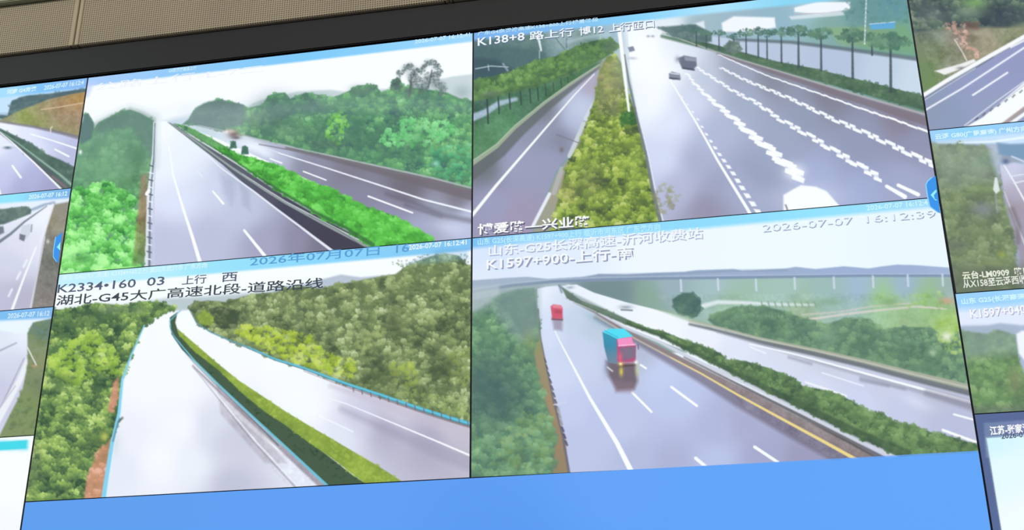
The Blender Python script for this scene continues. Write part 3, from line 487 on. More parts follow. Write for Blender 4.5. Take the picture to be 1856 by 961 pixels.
def art_truck_motorway():                      # lower right large picture
    a = Art(840, 330, 1810, 900, (240, 248, 253), 41)
    a.poly([(850, 420), (1800, 340), (1800, 500), (850, 520)], lerp((870, 470, (214, 228, 250)), (1000, 480, (226, 236, 250)), (1200, 460, (240, 247, 254)), (1400, 460, (240, 250, 253)), (1700, 440, (236, 248, 253)), (870, 500, (226, 233, 246))), 1, 2)
    a.poly([(850, 509), (919, 504), (956, 502), (992, 506), (1057, 502), (1085, 497), (1134, 498), (1187, 495), (1240, 493), (1262, 490), (1329, 488), (1346, 491), (1425, 487), (1442, 484), (1478, 488), (1530, 483), (1574, 487), (1600, 483), (1626, 480), (1661, 481), (1714, 485), (1800, 488), (1800, 560), (850, 560)], lerp((900, 515, (158, 174, 192)), (1100, 506, (140, 158, 180)), (1300, 498, (150, 168, 196)), (1600, 492, (150, 170, 204)), (1750, 500, (156, 176, 206))), 1, 2.5)
    a.line([(1085, 499), (1187, 497), (1240, 496), (1330, 491), (1425, 490)], 4, (124, 144, 166), 0.5, 4)
    a.poly([(850, 528), (1000, 512), (1240, 506), (1500, 502), (1800, 502), (1800, 640), (850, 640)], lerp((880, 540, (176, 190, 196)), (1000, 530, (160, 176, 184)), (1120, 530, (108, 132, 134)), (1080, 540, (106, 130, 132)), (1180, 536, (130, 160, 140)), (1210, 520, (150, 172, 182)), (1300, 522, (160, 186, 190)), (1320, 545, (150, 184, 154)), (1420, 530, (158, 190, 178)), (1500, 530, (150, 182, 176)), (1560, 520, (156, 180, 204)), (1640, 520, (152, 176, 202)), (1600, 540, (150, 196, 132)), (1680, 545, (146, 186, 120)), (1720, 530, (148, 172, 170)), (1720, 580, (158, 196, 108)), (1450, 570, (150, 176, 140)), (1640, 575, (150, 184, 128))), 1, 3)
    a.grain([(1180, 535), (1760, 530), (1760, 600), (1280, 580)], 34)
    a.line([(850, 530), (930, 518), (1000, 511), (1100, 507), (1180, 505), (1301, 504), (1440, 502), (1560, 500), (1800, 500)], 5, (116, 136, 160), 0.85, 2.5); a.line([(850, 525), (930, 513), (1000, 507), (1100, 503), (1301, 500), (1560, 497), (1800, 497)], 1.5, (184, 198, 214), 0.6, 1.5)
    for x, y in ((1301, 526), (1370, 527), (1440, 524), (1511, 523), (1582, 521), (1645, 519), (1708, 518), (1234, 528), (866, 552)): a.line([(x, y - 20), (x + 1, y)], 3.6, (206, 218, 232), 0.85, 2)
    a.line([(1272, 556), (1300, 548), (1345, 549), (1404, 552), (1475, 553)], 8, (226, 234, 234), 0.9, 4, 3)
    for i in range(9): a.line([(1380 + i * 12, 548), (1383 + i * 12, 557)], 3, (126, 160, 130), 0.8, 2)
    a.line([(1464, 580), (1530, 570), (1600, 562), (1660, 556), (1714, 560)], 4, (220, 208, 200), 0.9, 3, 3); a.line([(1455, 571), (1520, 566), (1580, 556), (1650, 550)], 3, (210, 200, 190), 0.7, 3)
    a.glow(1716, 546, 12, 6, (222, 150, 112), 0.7); a.glow(1612, 548, 16, 9, (118, 156, 104), 0.7); a.glow(1500, 548, 26, 8, (118, 160, 120), 0.6); a.fol([(1580, 540), (1700, 530), (1735, 560), (1640, 556)], 60, 5, [(112, 154, 92), (150, 192, 110), (186, 214, 130)], 6, 0.5, False)
    # right carriageway
    a.poly([(1018, 519), (1045, 516), (1077, 531), (1134, 548), (1183, 560), (1228, 571), (1270, 586), (1294, 594), (1381, 618), (1477, 640), (1565, 662), (1644, 685), (1800, 724), (1800, 840), (1600, 830), (1447, 735), (1250, 640), (1100, 580)],
           lerp((1040, 525, (236, 242, 248)), (1120, 565, (240, 244, 250)), (1200, 590, (246, 249, 253)), (1280, 610, (238, 241, 249)), (1330, 640, (224, 228, 242)), (1400, 665, (216, 221, 240)), (1480, 700, (214, 219, 240)), (1560, 730, (204, 210, 235)), (1640, 745, (196, 200, 226)), (1720, 770, (182, 186, 214)), (1700, 715, (186, 188, 206)), (1600, 690, (198, 202, 222)), (1420, 640, (214, 217, 230)), (1500, 660, (200, 203, 218))), 1, 2)
    a.glow(1662, 730, 30, 10, (226, 232, 246), 0.5, 0.4)
    # trees beyond
    a.fol([(1283, 580), (1289, 572), (1329, 557), (1355, 556), (1390, 556), (1425, 566), (1450, 575), (1469, 582), (1500, 588), (1530, 577), (1574, 578), (1600, 598), (1635, 593), (1687, 594), (1705, 608), (1720, 620), (1731, 600), (1760, 610), (1800, 620), (1800, 712), (1753, 700), (1644, 674), (1565, 654), (1477, 634), (1381, 613), (1294, 590)],
          1100, 6, [(70, 100, 88), (92, 126, 100), (114, 152, 112), (146, 184, 128)], 4, 0.75, True, 0, 0.8, 8)
    a.glow(1500, 608, 18, 20, (136, 172, 136), 0.5); a.fol([(1690, 590), (1730, 570), (1750, 600), (1752, 640), (1720, 640)], 90, 6, [(120, 160, 84), (160, 196, 96), (196, 220, 140)], 7, 0.6, False); a.glow(1716, 610, 9, 8, (238, 240, 222), 0.85); a.glow(1690, 640, 6, 6, (196, 216, 178), 0.7)
    a.fol([(1219, 556), (1224, 540), (1238, 531), (1256, 531), (1270, 545), (1271, 564), (1262, 575), (1230, 571)], 110, 5, [(64, 94, 90), (80, 112, 98), (98, 132, 108)], 4, 0.7)
    a.poly([(1186, 560), (1220, 565), (1290, 588), (1290, 596), (1240, 580)], (150, 176, 146), 0.7, 5)
    for x, y, r in ((1400, 590, 24), (1560, 620, 26), (1640, 640, 30), (1690, 660, 26), (1600, 645, 18)): a.glow(x, y, r, r * .7, (66, 98, 78), 0.4)
    b = [(1250, 582), (1294, 592), (1381, 615), (1477, 635), (1565, 655), (1644, 675), (1800, 713)]
    a.line([(p[0], p[1] + 6) for p in b], 4, (96, 100, 104), 0.9, 4, 20); a.line(b, 3, (168, 170, 150), 0.95, 2.5, 11); a.line([(p[0], p[1] + 1) for p in b], 1, (214, 214, 200), 0.6, 1.5, 2)
    a.line([(1300, 602), (1381, 625), (1477, 655), (1600, 690), (1760, 735)], 3, (150, 150, 162), 0.55, 5, 12)
    a.line([(1359, 624), (1430, 640), (1469, 650), (1600, 686), (1700, 713), (1800, 741)], 2.4, (250, 250, 254), 1, 1.4, 5.5)
    for p in (((1430, 648), (1470, 660)), ((1560, 686), (1640, 706)), ((1560, 690), (1610, 700))): a.line(p, 5, (138, 138, 156), 0.6, 5)
    a.line([(1680, 712), (1800, 748)], 12, (132, 130, 148), 0.6, 8, 22)
    a.line([(1490, 676), (1565, 700)], 2.5, (244, 246, 252), 0.8, 2); a.line([(1460, 693), (1534, 718)], 3.5, (246, 248, 253), 0.9, 2); a.line([(1729, 751.5), (1790, 768)], 3.6, WH, 0.95, 1.5); a.line([(1709, 780), (1800, 813)], 4.5, WH, 1, 1.5); a.line([(1359, 629), (1388, 641)], 2, WH, 0.8, 2)
    a.glow(1134, 557, 11, 4, (146, 158, 168), 0.9); a.line([(1126, 562), (1146, 563)], 2.5, (92, 104, 118), 0.9, 2); a.glow(1133, 553, 8, 2, (225, 232, 238), 0.8)
    # left carriageway
    a.poly([(974, 524), (990, 520), (1010, 518), (1018, 524), (1060, 556), (1120, 590), (1195, 628), (1270, 672), (1340, 712), (1450, 770), (1560, 830), (1600, 880), (1030, 880), (1024, 795), (1004, 722), (990, 661), (980, 612), (974, 560)],
           lerp((990, 530, (236, 242, 250)), (1010, 540, (214, 224, 240)), (990, 600, (212, 222, 243)), (1040, 580, (196, 208, 226)), (1080, 590, (184, 198, 214)), (1050, 640, (200, 209, 234)), (1010, 680, (206, 214, 240)), (1040, 740, (194, 202, 233)), (1050, 800, (186, 193, 224)), (1090, 760, (186, 194, 227)), (1150, 820, (174, 182, 214)), (1200, 680, (194, 204, 236)), (1230, 720, (186, 196, 231)), (1220, 840, (168, 173, 206)), (1300, 780, (172, 178, 212)), (1350, 770, (166, 167, 198)), (1380, 830, (160, 162, 196)), (1300, 830, (182, 192, 227)), (1460, 840, (150, 148, 178)), (1160, 640, (176, 184, 206)), (1130, 780, (188, 196, 228))), 1, 2)
    a.line([(1080, 576), (1158, 622), (1215, 655), (1270, 686), (1337, 727), (1425, 776), (1500, 815), (1570, 860)], 5, (104, 96, 112), 0.7, 8, 34)
    a.glow(1090, 584, 30, 7, (90, 150, 160), 0.3, 0.5)
    a.line([(1040, 548), (1077, 566), (1134, 600), (1195, 632), (1270, 672), (1359, 718), (1447, 766), (1534, 810), (1600, 850)], 2, (132, 118, 118), 0.95, 2.5, 24)
    a.grain([(1270, 655), (1450, 750), (1620, 840), (1540, 850), (1350, 740)], 46)
    a.line([(1077, 572), (1158, 618), (1215, 648), (1270, 677), (1337, 716), (1425, 764), (1495, 802), (1560, 838)], 1.2, (196, 180, 150), 0.9, 1.5, 7); a.line([(1215, 648), (1270, 677), (1337, 716), (1425, 764), (1495, 802), (1560, 838)], 1.4, (242, 214, 126), 1, 1.4, 5.5)
    a.line([(1024, 541), (1077, 563), (1134, 595), (1195, 620), (1270, 658.7), (1359, 697), (1447, 741), (1534, 784.5), (1613, 822), (1660, 846)], 2, (206, 208, 220), 0.95, 2, 15)
    a.line([(1240, 648), (1340, 698), (1447, 752), (1534, 797), (1600, 832)], 2, (70, 66, 70), 0.8, 3, 10)
    a.fol([(1018, 521), (1053, 545), (1094, 560), (1134, 578), (1175, 595), (1203, 601), (1232, 613), (1270, 626), (1307, 641), (1316, 652), (1351, 655), (1394, 668), (1438, 686), (1456, 701), (1486, 706), (1521, 715), (1552, 732), (1574, 746), (1600, 750), (1622, 766), (1657, 771), (1683, 783), (1731, 794), (1800, 818), (1800, 836), (1644, 832), (1556, 793), (1447, 738), (1359, 694), (1270, 648), (1195, 610), (1134, 588), (1077, 563), (1028, 541)],
          1400, 3, [(54, 76, 60), (78, 106, 70), (104, 138, 84), (134, 168, 106)], 2.5, 0.8, True, 0.05, 0.8, 8)
    a.line([(1028, 538), (1077, 561), (1134, 586), (1195, 608), (1270, 645), (1359, 690), (1447, 733), (1556, 787), (1644, 824)], 2, (54, 74, 58), 0.6, 4, 18)
    a.poly([(1018, 521), (1134, 578), (1134, 588), (1028, 541)], (110, 128, 124), 0.6, 5)
    a.line([(1006, 600), (1014, 618), (1032.6, 652.6), (1069, 721.6), (1118, 803), (1152, 870)], 1.6, WH, 1, 1.4, 10)
    for p, w in ((((1146, 712), (1181, 747)), 4), (((1217, 702), (1263, 736)), 4.5), (((1368, 810.7), (1410, 838.5)), 5.5), (((1261, 831), (1279, 846)), 6), (((1161.4, 662), (1171, 668)), 3.4)): a.line(p, w, WH, 1, 1.3)
    # verge and woods on the left
    a.poly([(930, 560), (974, 560), (980, 612), (990, 661), (1004, 722), (1024, 795), (1034, 880), (960, 880)], lerp((960, 620, (132, 142, 96)), (980, 660, (150, 134, 100)), (1000, 740, (158, 130, 98)), (1010, 800, (150, 122, 96)), (970, 800, (110, 124, 84))), 1, 3)
    a.fol([(840, 880), (846, 548), (899, 536), (931, 527), (968, 523), (974, 560), (978, 600), (968, 640), (978, 700), (1000, 760), (1006, 800), (1000, 880)], 900, 7, [(70, 102, 90), (90, 130, 98), (116, 160, 112), (148, 192, 138)], 5, 0.7, True, 0, 0.9, 11)
    a.poly([(850, 526), (900, 520), (976, 518), (976, 610), (940, 620), (890, 560), (850, 570)], (132, 154, 152), 0.6, 18); a.poly([(900, 545), (940, 526), (972, 526), (974, 590), (950, 612), (930, 580)], (104, 130, 124), 0.6, 8); a.poly([(850, 522), (905, 516), (905, 534), (870, 560), (850, 568)], (186, 198, 204), 0.6, 8)
    a.glow(905, 720, 46, 60, (62, 88, 88), 0.8); a.glow(870, 700, 22, 50, (66, 92, 92), 0.6); a.glow(895, 660, 26, 14, (70, 98, 90), 0.5); a.glow(960, 620, 14, 22, (136, 152, 96), 0.5)
    a.fol([(900, 800), (950, 740), (1000, 760), (1006, 850), (900, 850)], 120, 7, [(82, 112, 76), (112, 146, 92), (146, 176, 120)], 8, 0.6, False)
    a.line([(976, 560), (980, 612), (990, 664), (1005, 734), (1020, 790), (1032, 860)], 1.2, (98, 96, 108), 0.85, 2, 5)
    for i in range(13):
        f = i / 12.0; x = 987 + 38 * f; y = 650 + 150 * f; a.line([(x, y), (x + 3, y + 7)], 2 + 2 * f, (72, 70, 84), 0.85, 1.5)
    a.line([(1004, 734), (1026, 729)], 2, (210, 214, 228), 0.9); a.line([(1012, 740), (1018, 770)], 5, (166, 164, 172), 0.8, 2)
    a.glow(1033, 521, 7, 3, (120, 134, 150), 0.7); a.glow(1031, 518, 6, 2, (240, 244, 248), 0.9); a.line([(1014, 518), (1018, 530)], 4, (104, 120, 130), 0.7, 3)
    # small red truck
    a.poly([(1000, 575), (1020, 577), (1019, 600), (1004, 598)], (136, 122, 144), 0.7, 6); a.poly([(998, 556), (1003, 552), (1017, 554), (1020, 559), (1020, 578), (1001, 578)], (206, 82, 104), 1, 2.5); a.poly([(1003, 552), (1017, 554), (1020, 560), (1001, 558)], (236, 130, 146), 0.9, 2); a.line([(1001, 579), (1019, 580)], 3, (110, 66, 78), 0.9, 2); a.poly([(1005, 562), (1018, 563), (1018, 569), (1005, 568)], (170, 70, 92), 0.8, 2)
    # large truck with teal load
    a.poly([(1098.7, 655), (1152, 660), (1156, 691), (1150, 706), (1118, 708), (1103, 682)], (92, 76, 84), 0.85, 8); a.poly([(1112, 690), (1150, 694), (1146, 712), (1116, 712)], (134, 108, 118), 0.5, 8)
    a.glow(1100, 668, 6, 14, (110, 112, 130), 0.5)
    a.poly([(1092, 602), (1119, 613), (1121, 660), (1102, 657), (1095, 629)], lerp((1100, 612, (44, 158, 190)), (1112, 628, (52, 136, 168)), (1098, 625, (40, 116, 144)), (1112, 652, (118, 124, 146)), (1102, 648, (104, 128, 146))), 1, 1.6)
    a.poly([(1092, 601), (1106, 596), (1131, 596), (1146.5, 609), (1146, 612), (1119, 615)], (76, 218, 238), 1, 1.6); a.line([(1096, 600), (1120, 612)], 1.5, (40, 170, 200), 0.8)
    a.poly([(1118, 615), (1146, 610.5), (1147.5, 620), (1153, 626), (1152, 658), (1126, 661), (1119, 656)], (178, 74, 112), 1, 1.5)
    a.poly([(1119, 615), (1145.5, 611), (1147, 620), (1152, 626), (1121, 628.5)], (246, 136, 188), 1, 1.5); a.line([(1121, 627), (1151, 625)], 2, (252, 196, 222), 0.9)
    a.poly([(1123, 631), (1151, 628), (1152, 648), (1130, 654), (1124, 646)], (120, 100, 122), 0.9, 2.5); a.glow(1140, 640, 8, 8, (104, 122, 134), 0.5); a.glow(1124, 648, 4, 8, (236, 92, 120), 0.8); a.line([(1128, 658), (1152, 657)], 2.4, (150, 140, 150), 0.9, 1.5)
    a.line([(1124, 664), (1150, 662)], 4, (84, 66, 62), 0.9, 3); a.glow(1125, 660, 4, 3.4, (252, 196, 96), 1); a.glow(1125, 660, 2, 1.8, (255, 246, 200), 1); a.glow(1126, 674, 3.4, 8, (226, 206, 72), 0.9); a.glow(1153, 657, 3.2, 3.2, (255, 255, 252), 1); a.glow(1155, 672, 3.6, 12, (206, 208, 130), 0.6)
    a.line([(1156.5, 625), (1157, 633)], 2.6, (110, 92, 124), 0.9, 1.5); a.line([(1101, 666), (1110, 673)], 3, (206, 206, 206), 0.9, 1.5)
    bar(a, [(858, 429), (1280, 392.5), (1677, 356.2)], 21, [(858, (116, 186, 240)), (960, (150, 210, 248)), (1150, (140, 214, 246)), (1290, (134, 216, 248)), (1500, (140, 224, 250)), (1700, (160, 214, 246))], 8)
    return a
def art_brown_hill():                          # left column, top
    a = Art(-330, 120, 175, 370, (196, 226, 250), 51)
    a.poly([(-330, 215), (18, 205), (60, 200), (60, 230), (-330, 240)], (150, 176, 196), 0.9, 6)
    a.fol([(-330, 190), (-100, 200), (14, 210), (20, 186), (35, 177), (50, 173), (90, 170), (130, 164), (160, 160), (160, 200), (60, 205), (10, 215), (-330, 228)], 260, 5, [(62, 86, 92), (80, 104, 106), (104, 128, 120)], 3, 0.7)
    a.poly([(-330, 230), (0, 218), (40, 199), (90, 180), (130, 171), (160, 166), (160, 260), (100, 244), (40, 230), (-330, 240)], lerp((10, 214, (140, 140, 110)), (45, 212, (138, 156, 78)), (70, 222, (146, 154, 92)), (75, 195, (150, 136, 100)), (110, 190, (172, 138, 96)), (140, 178, (180, 136, 74)), (110, 210, (158, 134, 110)), (140, 215, (160, 130, 108)), (130, 235, (146, 140, 98)), (90, 232, (140, 140, 96)), (-200, 230, (120, 140, 100))), 1, 3)
    a.grain([(0, 215), (90, 180), (155, 168), (155, 245), (40, 230)], 60); a.line([(75, 199), (110, 194), (150, 187)], 2, (216, 180, 150), 0.95, 1.5); a.line([(60, 192), (85, 186), (150, 170)], 2, (120, 124, 84), 0.5, 3)
    a.poly([(-330, 236), (0, 221), (60, 230), (145, 250), (175, 256), (175, 350), (135, 330), (60, 270), (20, 248), (-330, 300)], lerp((10, 228, (244, 247, 252)), (50, 245, (230, 232, 250)), (90, 250, (196, 200, 232)), (130, 280, (180, 182, 218)), (125, 300, (186, 188, 214)), (70, 262, (224, 228, 246))), 1, 2)
    a.line([(0, 221), (60, 230), (110, 241), (175, 258)], 3, (116, 112, 124), 0.8, 3, 8); a.line([(55, 243), (95, 255), (138, 269), (175, 280)], 2, WH, 1, 1.3, 3); a.line([(100, 271), (125, 284)], 3, WH, 1, 1.3)
    a.line([(92, 240), (92, 233), (95, 230)], 2, (230, 226, 206), 0.9)
    a.poly([(-330, 300), (-330, 400), (150, 400), (130, 350), (60, 292), (20, 258), (0, 236), (-40, 240)], lerp((0, 260, (236, 240, 253)), (30, 290, (202, 208, 238)), (10, 320, (198, 200, 232)), (60, 320, (172, 174, 214)), (40, 340, (166, 164, 204)), (90, 340, (156, 154, 190)), (-200, 330, (190, 196, 226))), 1, 2)
    a.fol([(-10, 228), (40, 252), (60, 262), (85, 280), (110, 290), (133, 302), (175, 318), (175, 372), (110, 342), (70, 302), (30, 264), (0, 242)], 200, 4, [(58, 82, 76), (82, 110, 96), (106, 134, 112)], 3, 0.7, True, 0, 0.8, 6)
    a.line([(0, 238), (30, 258), (70, 288), (110, 318), (140, 344)], 1.5, (152, 184, 166), 0.8, 2, 5); a.line([(0, 241), (30, 264), (70, 298), (115, 336)], 2, (84, 84, 98), 0.8, 2, 7); a.line([(95, 320), (125, 344)], 4, (150, 112, 116), 0.6, 3)
    a.line([(-30, 226), (0, 240), (22, 258), (60, 293), (112, 344)], 1.5, WH, 1, 1.3, 3.5); a.line([(23, 301), (38, 322)], 3.6, WH, 1, 1.3); a.glow(14, 264, 8, 3, (250, 252, 253), 0.9); a.glow(14, 268, 7, 2.6, (78, 100, 110), 0.95); a.line([(-2, 340), (1, 352)], 3, WH)
    a.line([(-120, 270), (-90, 340)], 3, WH, 0.9)
    bar(a, [(0, 161), (110, 148), (210, 136)], 17, [(-300, (150, 214, 252)), (20, (160, 218, 253)), (70, (120, 190, 244)), (150, (128, 178, 238))], 5)
    return a
def art_bridge_lorry():                        # left column, second
    a = Art(-330, 320, 150, 590, (232, 240, 250), 53)
    a.fol([(-330, 400), (0, 380), (20, 377), (48, 374), (58, 380), (56, 388), (0, 410), (-330, 440)], 200, 5, [(74, 94, 90), (98, 118, 110), (124, 142, 130)], 3, 0.7)
    a.line([(60, 380), (80, 372), (98, 368)], 5, (130, 152, 178), 0.8, 4)
    a.poly([(-330, 470), (0, 412), (58, 388), (85, 372), (98, 371), (88, 410), (80, 440), (56, 556), (54, 600), (-330, 600)], lerp((60, 395, (238, 240, 248)), (80, 390, (246, 247, 251)), (70, 440, (228, 228, 240)), (40, 440, (222, 222, 236)), (20, 480, (210, 210, 228)), (10, 540, (190, 188, 210)), (40, 540, (178, 174, 194)), (-150, 520, (196, 196, 216))), 1, 2)
    a.line([(-100, 480), (0, 438), (20, 424), (45, 402), (85, 374)], 10, (100, 112, 122), 0.9, 2, 1.5); a.line([(-100, 470), (0, 430), (20, 417), (45, 396)], 3, (218, 222, 230), 0.8, 2, 1.5)
    a.poly([(88, 400), (98, 371), (135, 364), (120, 470), (96, 600), (54, 600), (58, 556), (78, 445)], lerp((110, 395, (136, 134, 122)), (100, 400, (150, 140, 112)), (95, 440, (112, 108, 100)), (90, 500, (120, 118, 112)), (80, 540, (128, 122, 116)), (105, 460, (110, 118, 104))), 1, 4)
    a.grain([(88, 400), (130, 372), (120, 470), (96, 560), (60, 556)], 50)
    a.line([(96, 372), (86, 405), (72, 440)], 5, (240, 240, 248), 0.8, 3, 3); a.line([(66, 448), (45, 500), (22, 562)], 2.4, (250, 250, 254), 1, 1.3, 5); a.line([(82, 430), (70, 490), (62, 525), (55, 560)], 1.5, (214, 208, 216), 0.95, 1.3, 2.5)
    for x, y in ((46, 478), (34, 500), (19, 531)): a.line([(x + 3, y - 6), (x - 3, y + 6)], 3.5, (244, 246, 252), 0.9, 3)
    a.poly([(36, 426), (40, 410), (54, 406), (60, 414), (50, 432), (40, 438)], (206, 212, 220), 0.95, 2.5); a.poly([(36, 424), (47, 427), (44, 438), (35, 434)], (100, 102, 112), 0.9, 2); a.line([(58, 408), (57, 420)], 3, (150, 154, 162), 0.8); a.poly([(-6, 412), (6, 408), (8, 422), (-4, 428)], (96, 104, 116), 0.9, 3); a.glow(3, 409, 5, 2, (240, 244, 248), 0.9)
    a.glow(87, 438, 3, 4, (220, 224, 210), 0.8)
    bar(a, [(0, 353.3), (128, 343)], 16, [(-300, (130, 220, 246)), (30, (140, 226, 248)), (90, (124, 186, 234)), (130, (112, 172, 224))], 5)
    return a
def art_white_road():                          # left column, third
    a = Art(-330, 540, 120, 830, (236, 246, 253), 57)
    a.poly([(-330, 620), (0, 600), (50, 606), (60, 640), (48, 700), (14, 800), (-330, 830)], lerp((40, 610, (236, 240, 248)), (20, 660, (214, 214, 230)), (0, 700, (198, 198, 220)), (30, 680, (208, 208, 226)), (5, 620, (226, 230, 240))), 1, 3)
    a.line([(-60, 650), (0, 636), (30, 622)], 4, (128, 140, 158), 0.8, 3, 2); a.line([(44, 650), (20, 700), (0, 742), (-40, 800)], 2, (160, 156, 172), 0.8, 2, 4)
    a.line([(50, 655), (36, 690), (18, 722), (-10, 770), (-30, 810)], 8, (240, 240, 242), 0.95, 2.5, 18)
    a.poly([(50, 604), (60, 585), (105, 575), (90, 690), (70, 815), (-20, 830), (14, 760), (40, 710), (50, 664)], lerp((80, 600, (94, 122, 108)), (60, 640, (130, 140, 104)), (75, 660, (134, 140, 100)), (50, 710, (126, 140, 92)), (60, 740, (118, 140, 84)), (30, 770, (122, 138, 92)), (70, 700, (104, 120, 90))), 1, 3)
    a.fol([(50, 600), (62, 584), (100, 578), (90, 660), (70, 815), (0, 825), (30, 730), (50, 680), (54, 640)], 260, 5, [(78, 100, 72), (112, 130, 80), (140, 154, 92)], 4, 0.55, False)
    a.line([(50, 630), (66, 662)], 2.2, (236, 232, 230), 0.95, 1.3); a.glow(62, 664, 5, 3, (206, 150, 112), 0.6)
    a.line([(28, 700), (0, 740)], 1.5, (140, 136, 150), 0.6, 2)
    bar(a, [(0, 562.6), (95.7, 557.8)], 19, [(-300, (126, 196, 242)), (10, (116, 184, 236)), (96, (120, 178, 232))], 6)
    return a
def art_white_page():                          # left column, bottom
    a = Art(-330, 770, 90, 1060, (254, 255, 255), 59)
    a.poly([(-340, 812), (52, 797), (50, 816), (-340, 832)], (62, 214, 228), 1, 2.5); a.poly([(-340, 860), (80, 930), (80, 1060), (-340, 1060)], (244, 246, 247), 0.5, 40)
    return a
def art_quarry_bend():                         # right column, top
    a = Art(1630, -110, 2230, 250, (112, 124, 98), 61)
    a.fol([(1630, -110), (2230, -110), (2230, -30), (1950, 20), (1856, 40), (1780, 60), (1700, 90), (1650, 120)], 900, 7, [(48, 60, 66), (70, 86, 82), (98, 118, 98), (142, 158, 130)], 6, 0.85, True, -0.02, 1.1, 9)
    a.glow(1820, 30, 30, 18, (52, 62, 74), 0.8); a.glow(1810, 50, 22, 10, (50, 60, 72), 0.7); a.glow(1765, 6, 22, 10, (120, 168, 92), 0.8); a.glow(1756, 22, 24, 12, (128, 150, 124), 0.6); a.glow(1690, 26, 22, 12, (132, 144, 138), 0.4); a.glow(1672, 16, 18, 24, (60, 72, 78), 0.6)
    a.poly([(1650, 60), (1720, 50), (1850, 50), (2230, -20), (2230, 0), (1856, 66), (1760, 122), (1675, 172), (1660, 180)], lerp((1690, 60, (112, 122, 110)), (1690, 95, (118, 130, 92)), (1680, 130, (100, 128, 84)), (1690, 145, (104, 134, 78)), (1790, 90, (150, 140, 112)), (1830, 70, (132, 136, 104)), (1740, 60, (134, 120, 106)), (1720, 120, (136, 138, 118))), 0.92, 6)
    a.grain([(1660, 60), (1850, 50), (1850, 80), (1700, 160)], 60)
    a.fol([(1714, 44), (1724, 40), (1750, 44), (1756, 62), (1740, 62), (1718, 56)], 40, 4, [(150, 116, 100), (222, 164, 144), (244, 204, 188)], 4, 0.7, False); a.fol([(1730, 60), (1746, 60), (1754, 78), (1780, 96), (1770, 108), (1748, 104), (1736, 84)], 60, 4, [(150, 124, 100), (222, 166, 144), (242, 196, 178)], 5, 0.7, False)
    a.line([(1730, 72), (1745, 96), (1752, 110)], 2, (244, 230, 220), 0.8); a.poly([(1758, 60), (1790, 52), (1800, 66), (1770, 66)], (168, 158, 136), 0.7, 6); a.poly([(1746, 40), (1776, 40), (1772, 54), (1752, 52)], (110, 66, 60), 0.5, 6)
    a.poly([(1694, 129), (1738, 117), (1766, 107), (1768, 112), (1740, 126), (1712, 136)], (248, 246, 240), 0.95, 2.5); a.glow(1742, 124, 8, 3, (110, 112, 110), 0.8)
    a.poly([(1674, 176), (1760, 126), (1856, 72), (2230, -110), (2230, 250), (1660, 250)], lerp((1700, 200, (134, 146, 172)), (1720, 215, (134, 148, 178)), (1760, 170, (140, 148, 186)), (1800, 140, (142, 148, 188)), (1840, 110, (140, 146, 186)), (1790, 185, (142, 152, 182)), (2000, 50, (140, 146, 182))), 1, 2)
    e = lambda x, y: (x, y)
    a.line([(1672, 174), (1715, 147), (1760, 121), (1856, 67), (2230, -125)], 7, (250, 250, 250), 1, 1.6, 8); a.line([(1674, 180), (1760, 129), (1800, 104)], 1.6, (84, 90, 100), 0.8, 1.3); a.line([(1676, 181), (1716, 156), (1768, 124)], 1.2, (232, 236, 244), 0.9); a.line([(1832, 86), (1856, 74), (2230, -112)], 3, WH, 0.9, 1.4)
    a.line([(1677, 200), (1745, 160), (1856, 87), (2230, -120)], 3, (246, 248, 253), 1, 1.3, 3.5); a.line([(1763, 173), (1826, 132)], 3, WH, 1, 1.3)
    a.poly([(1750, 230), (1780, 214), (1856, 150), (2230, -50), (2230, 0), (1856, 196), (1815, 232)], (252, 253, 255), 1, 1.8)
    for i in range(9): x = 1770 + i * 13.4; y = 215 - i * 8.3 ; a.line([(x - 2, y + 3), (x + 2, y - 1)], 2.4, (60, 66, 80), 0.8)
    a.line([(1748, 228), (1806, 184), (1856, 148), (2230, -54)], 1.5, WH, 0.9); a.line([(1756, 227), (1810, 190), (1860, 152)], 1, (110, 118, 136), 0.7, 1.2)
    a.line([(1818, 226), (1858, 196), (2230, 0)], 7, (160, 146, 140), 0.95, 2); a.line([(1832, 224), (1862, 203), (2230, 12)], 6, (250, 250, 253), 1, 1.5); a.poly([(1838, 230), (1870, 206), (2230, 20), (2230, 250)], (146, 150, 178), 1, 2)
    return a
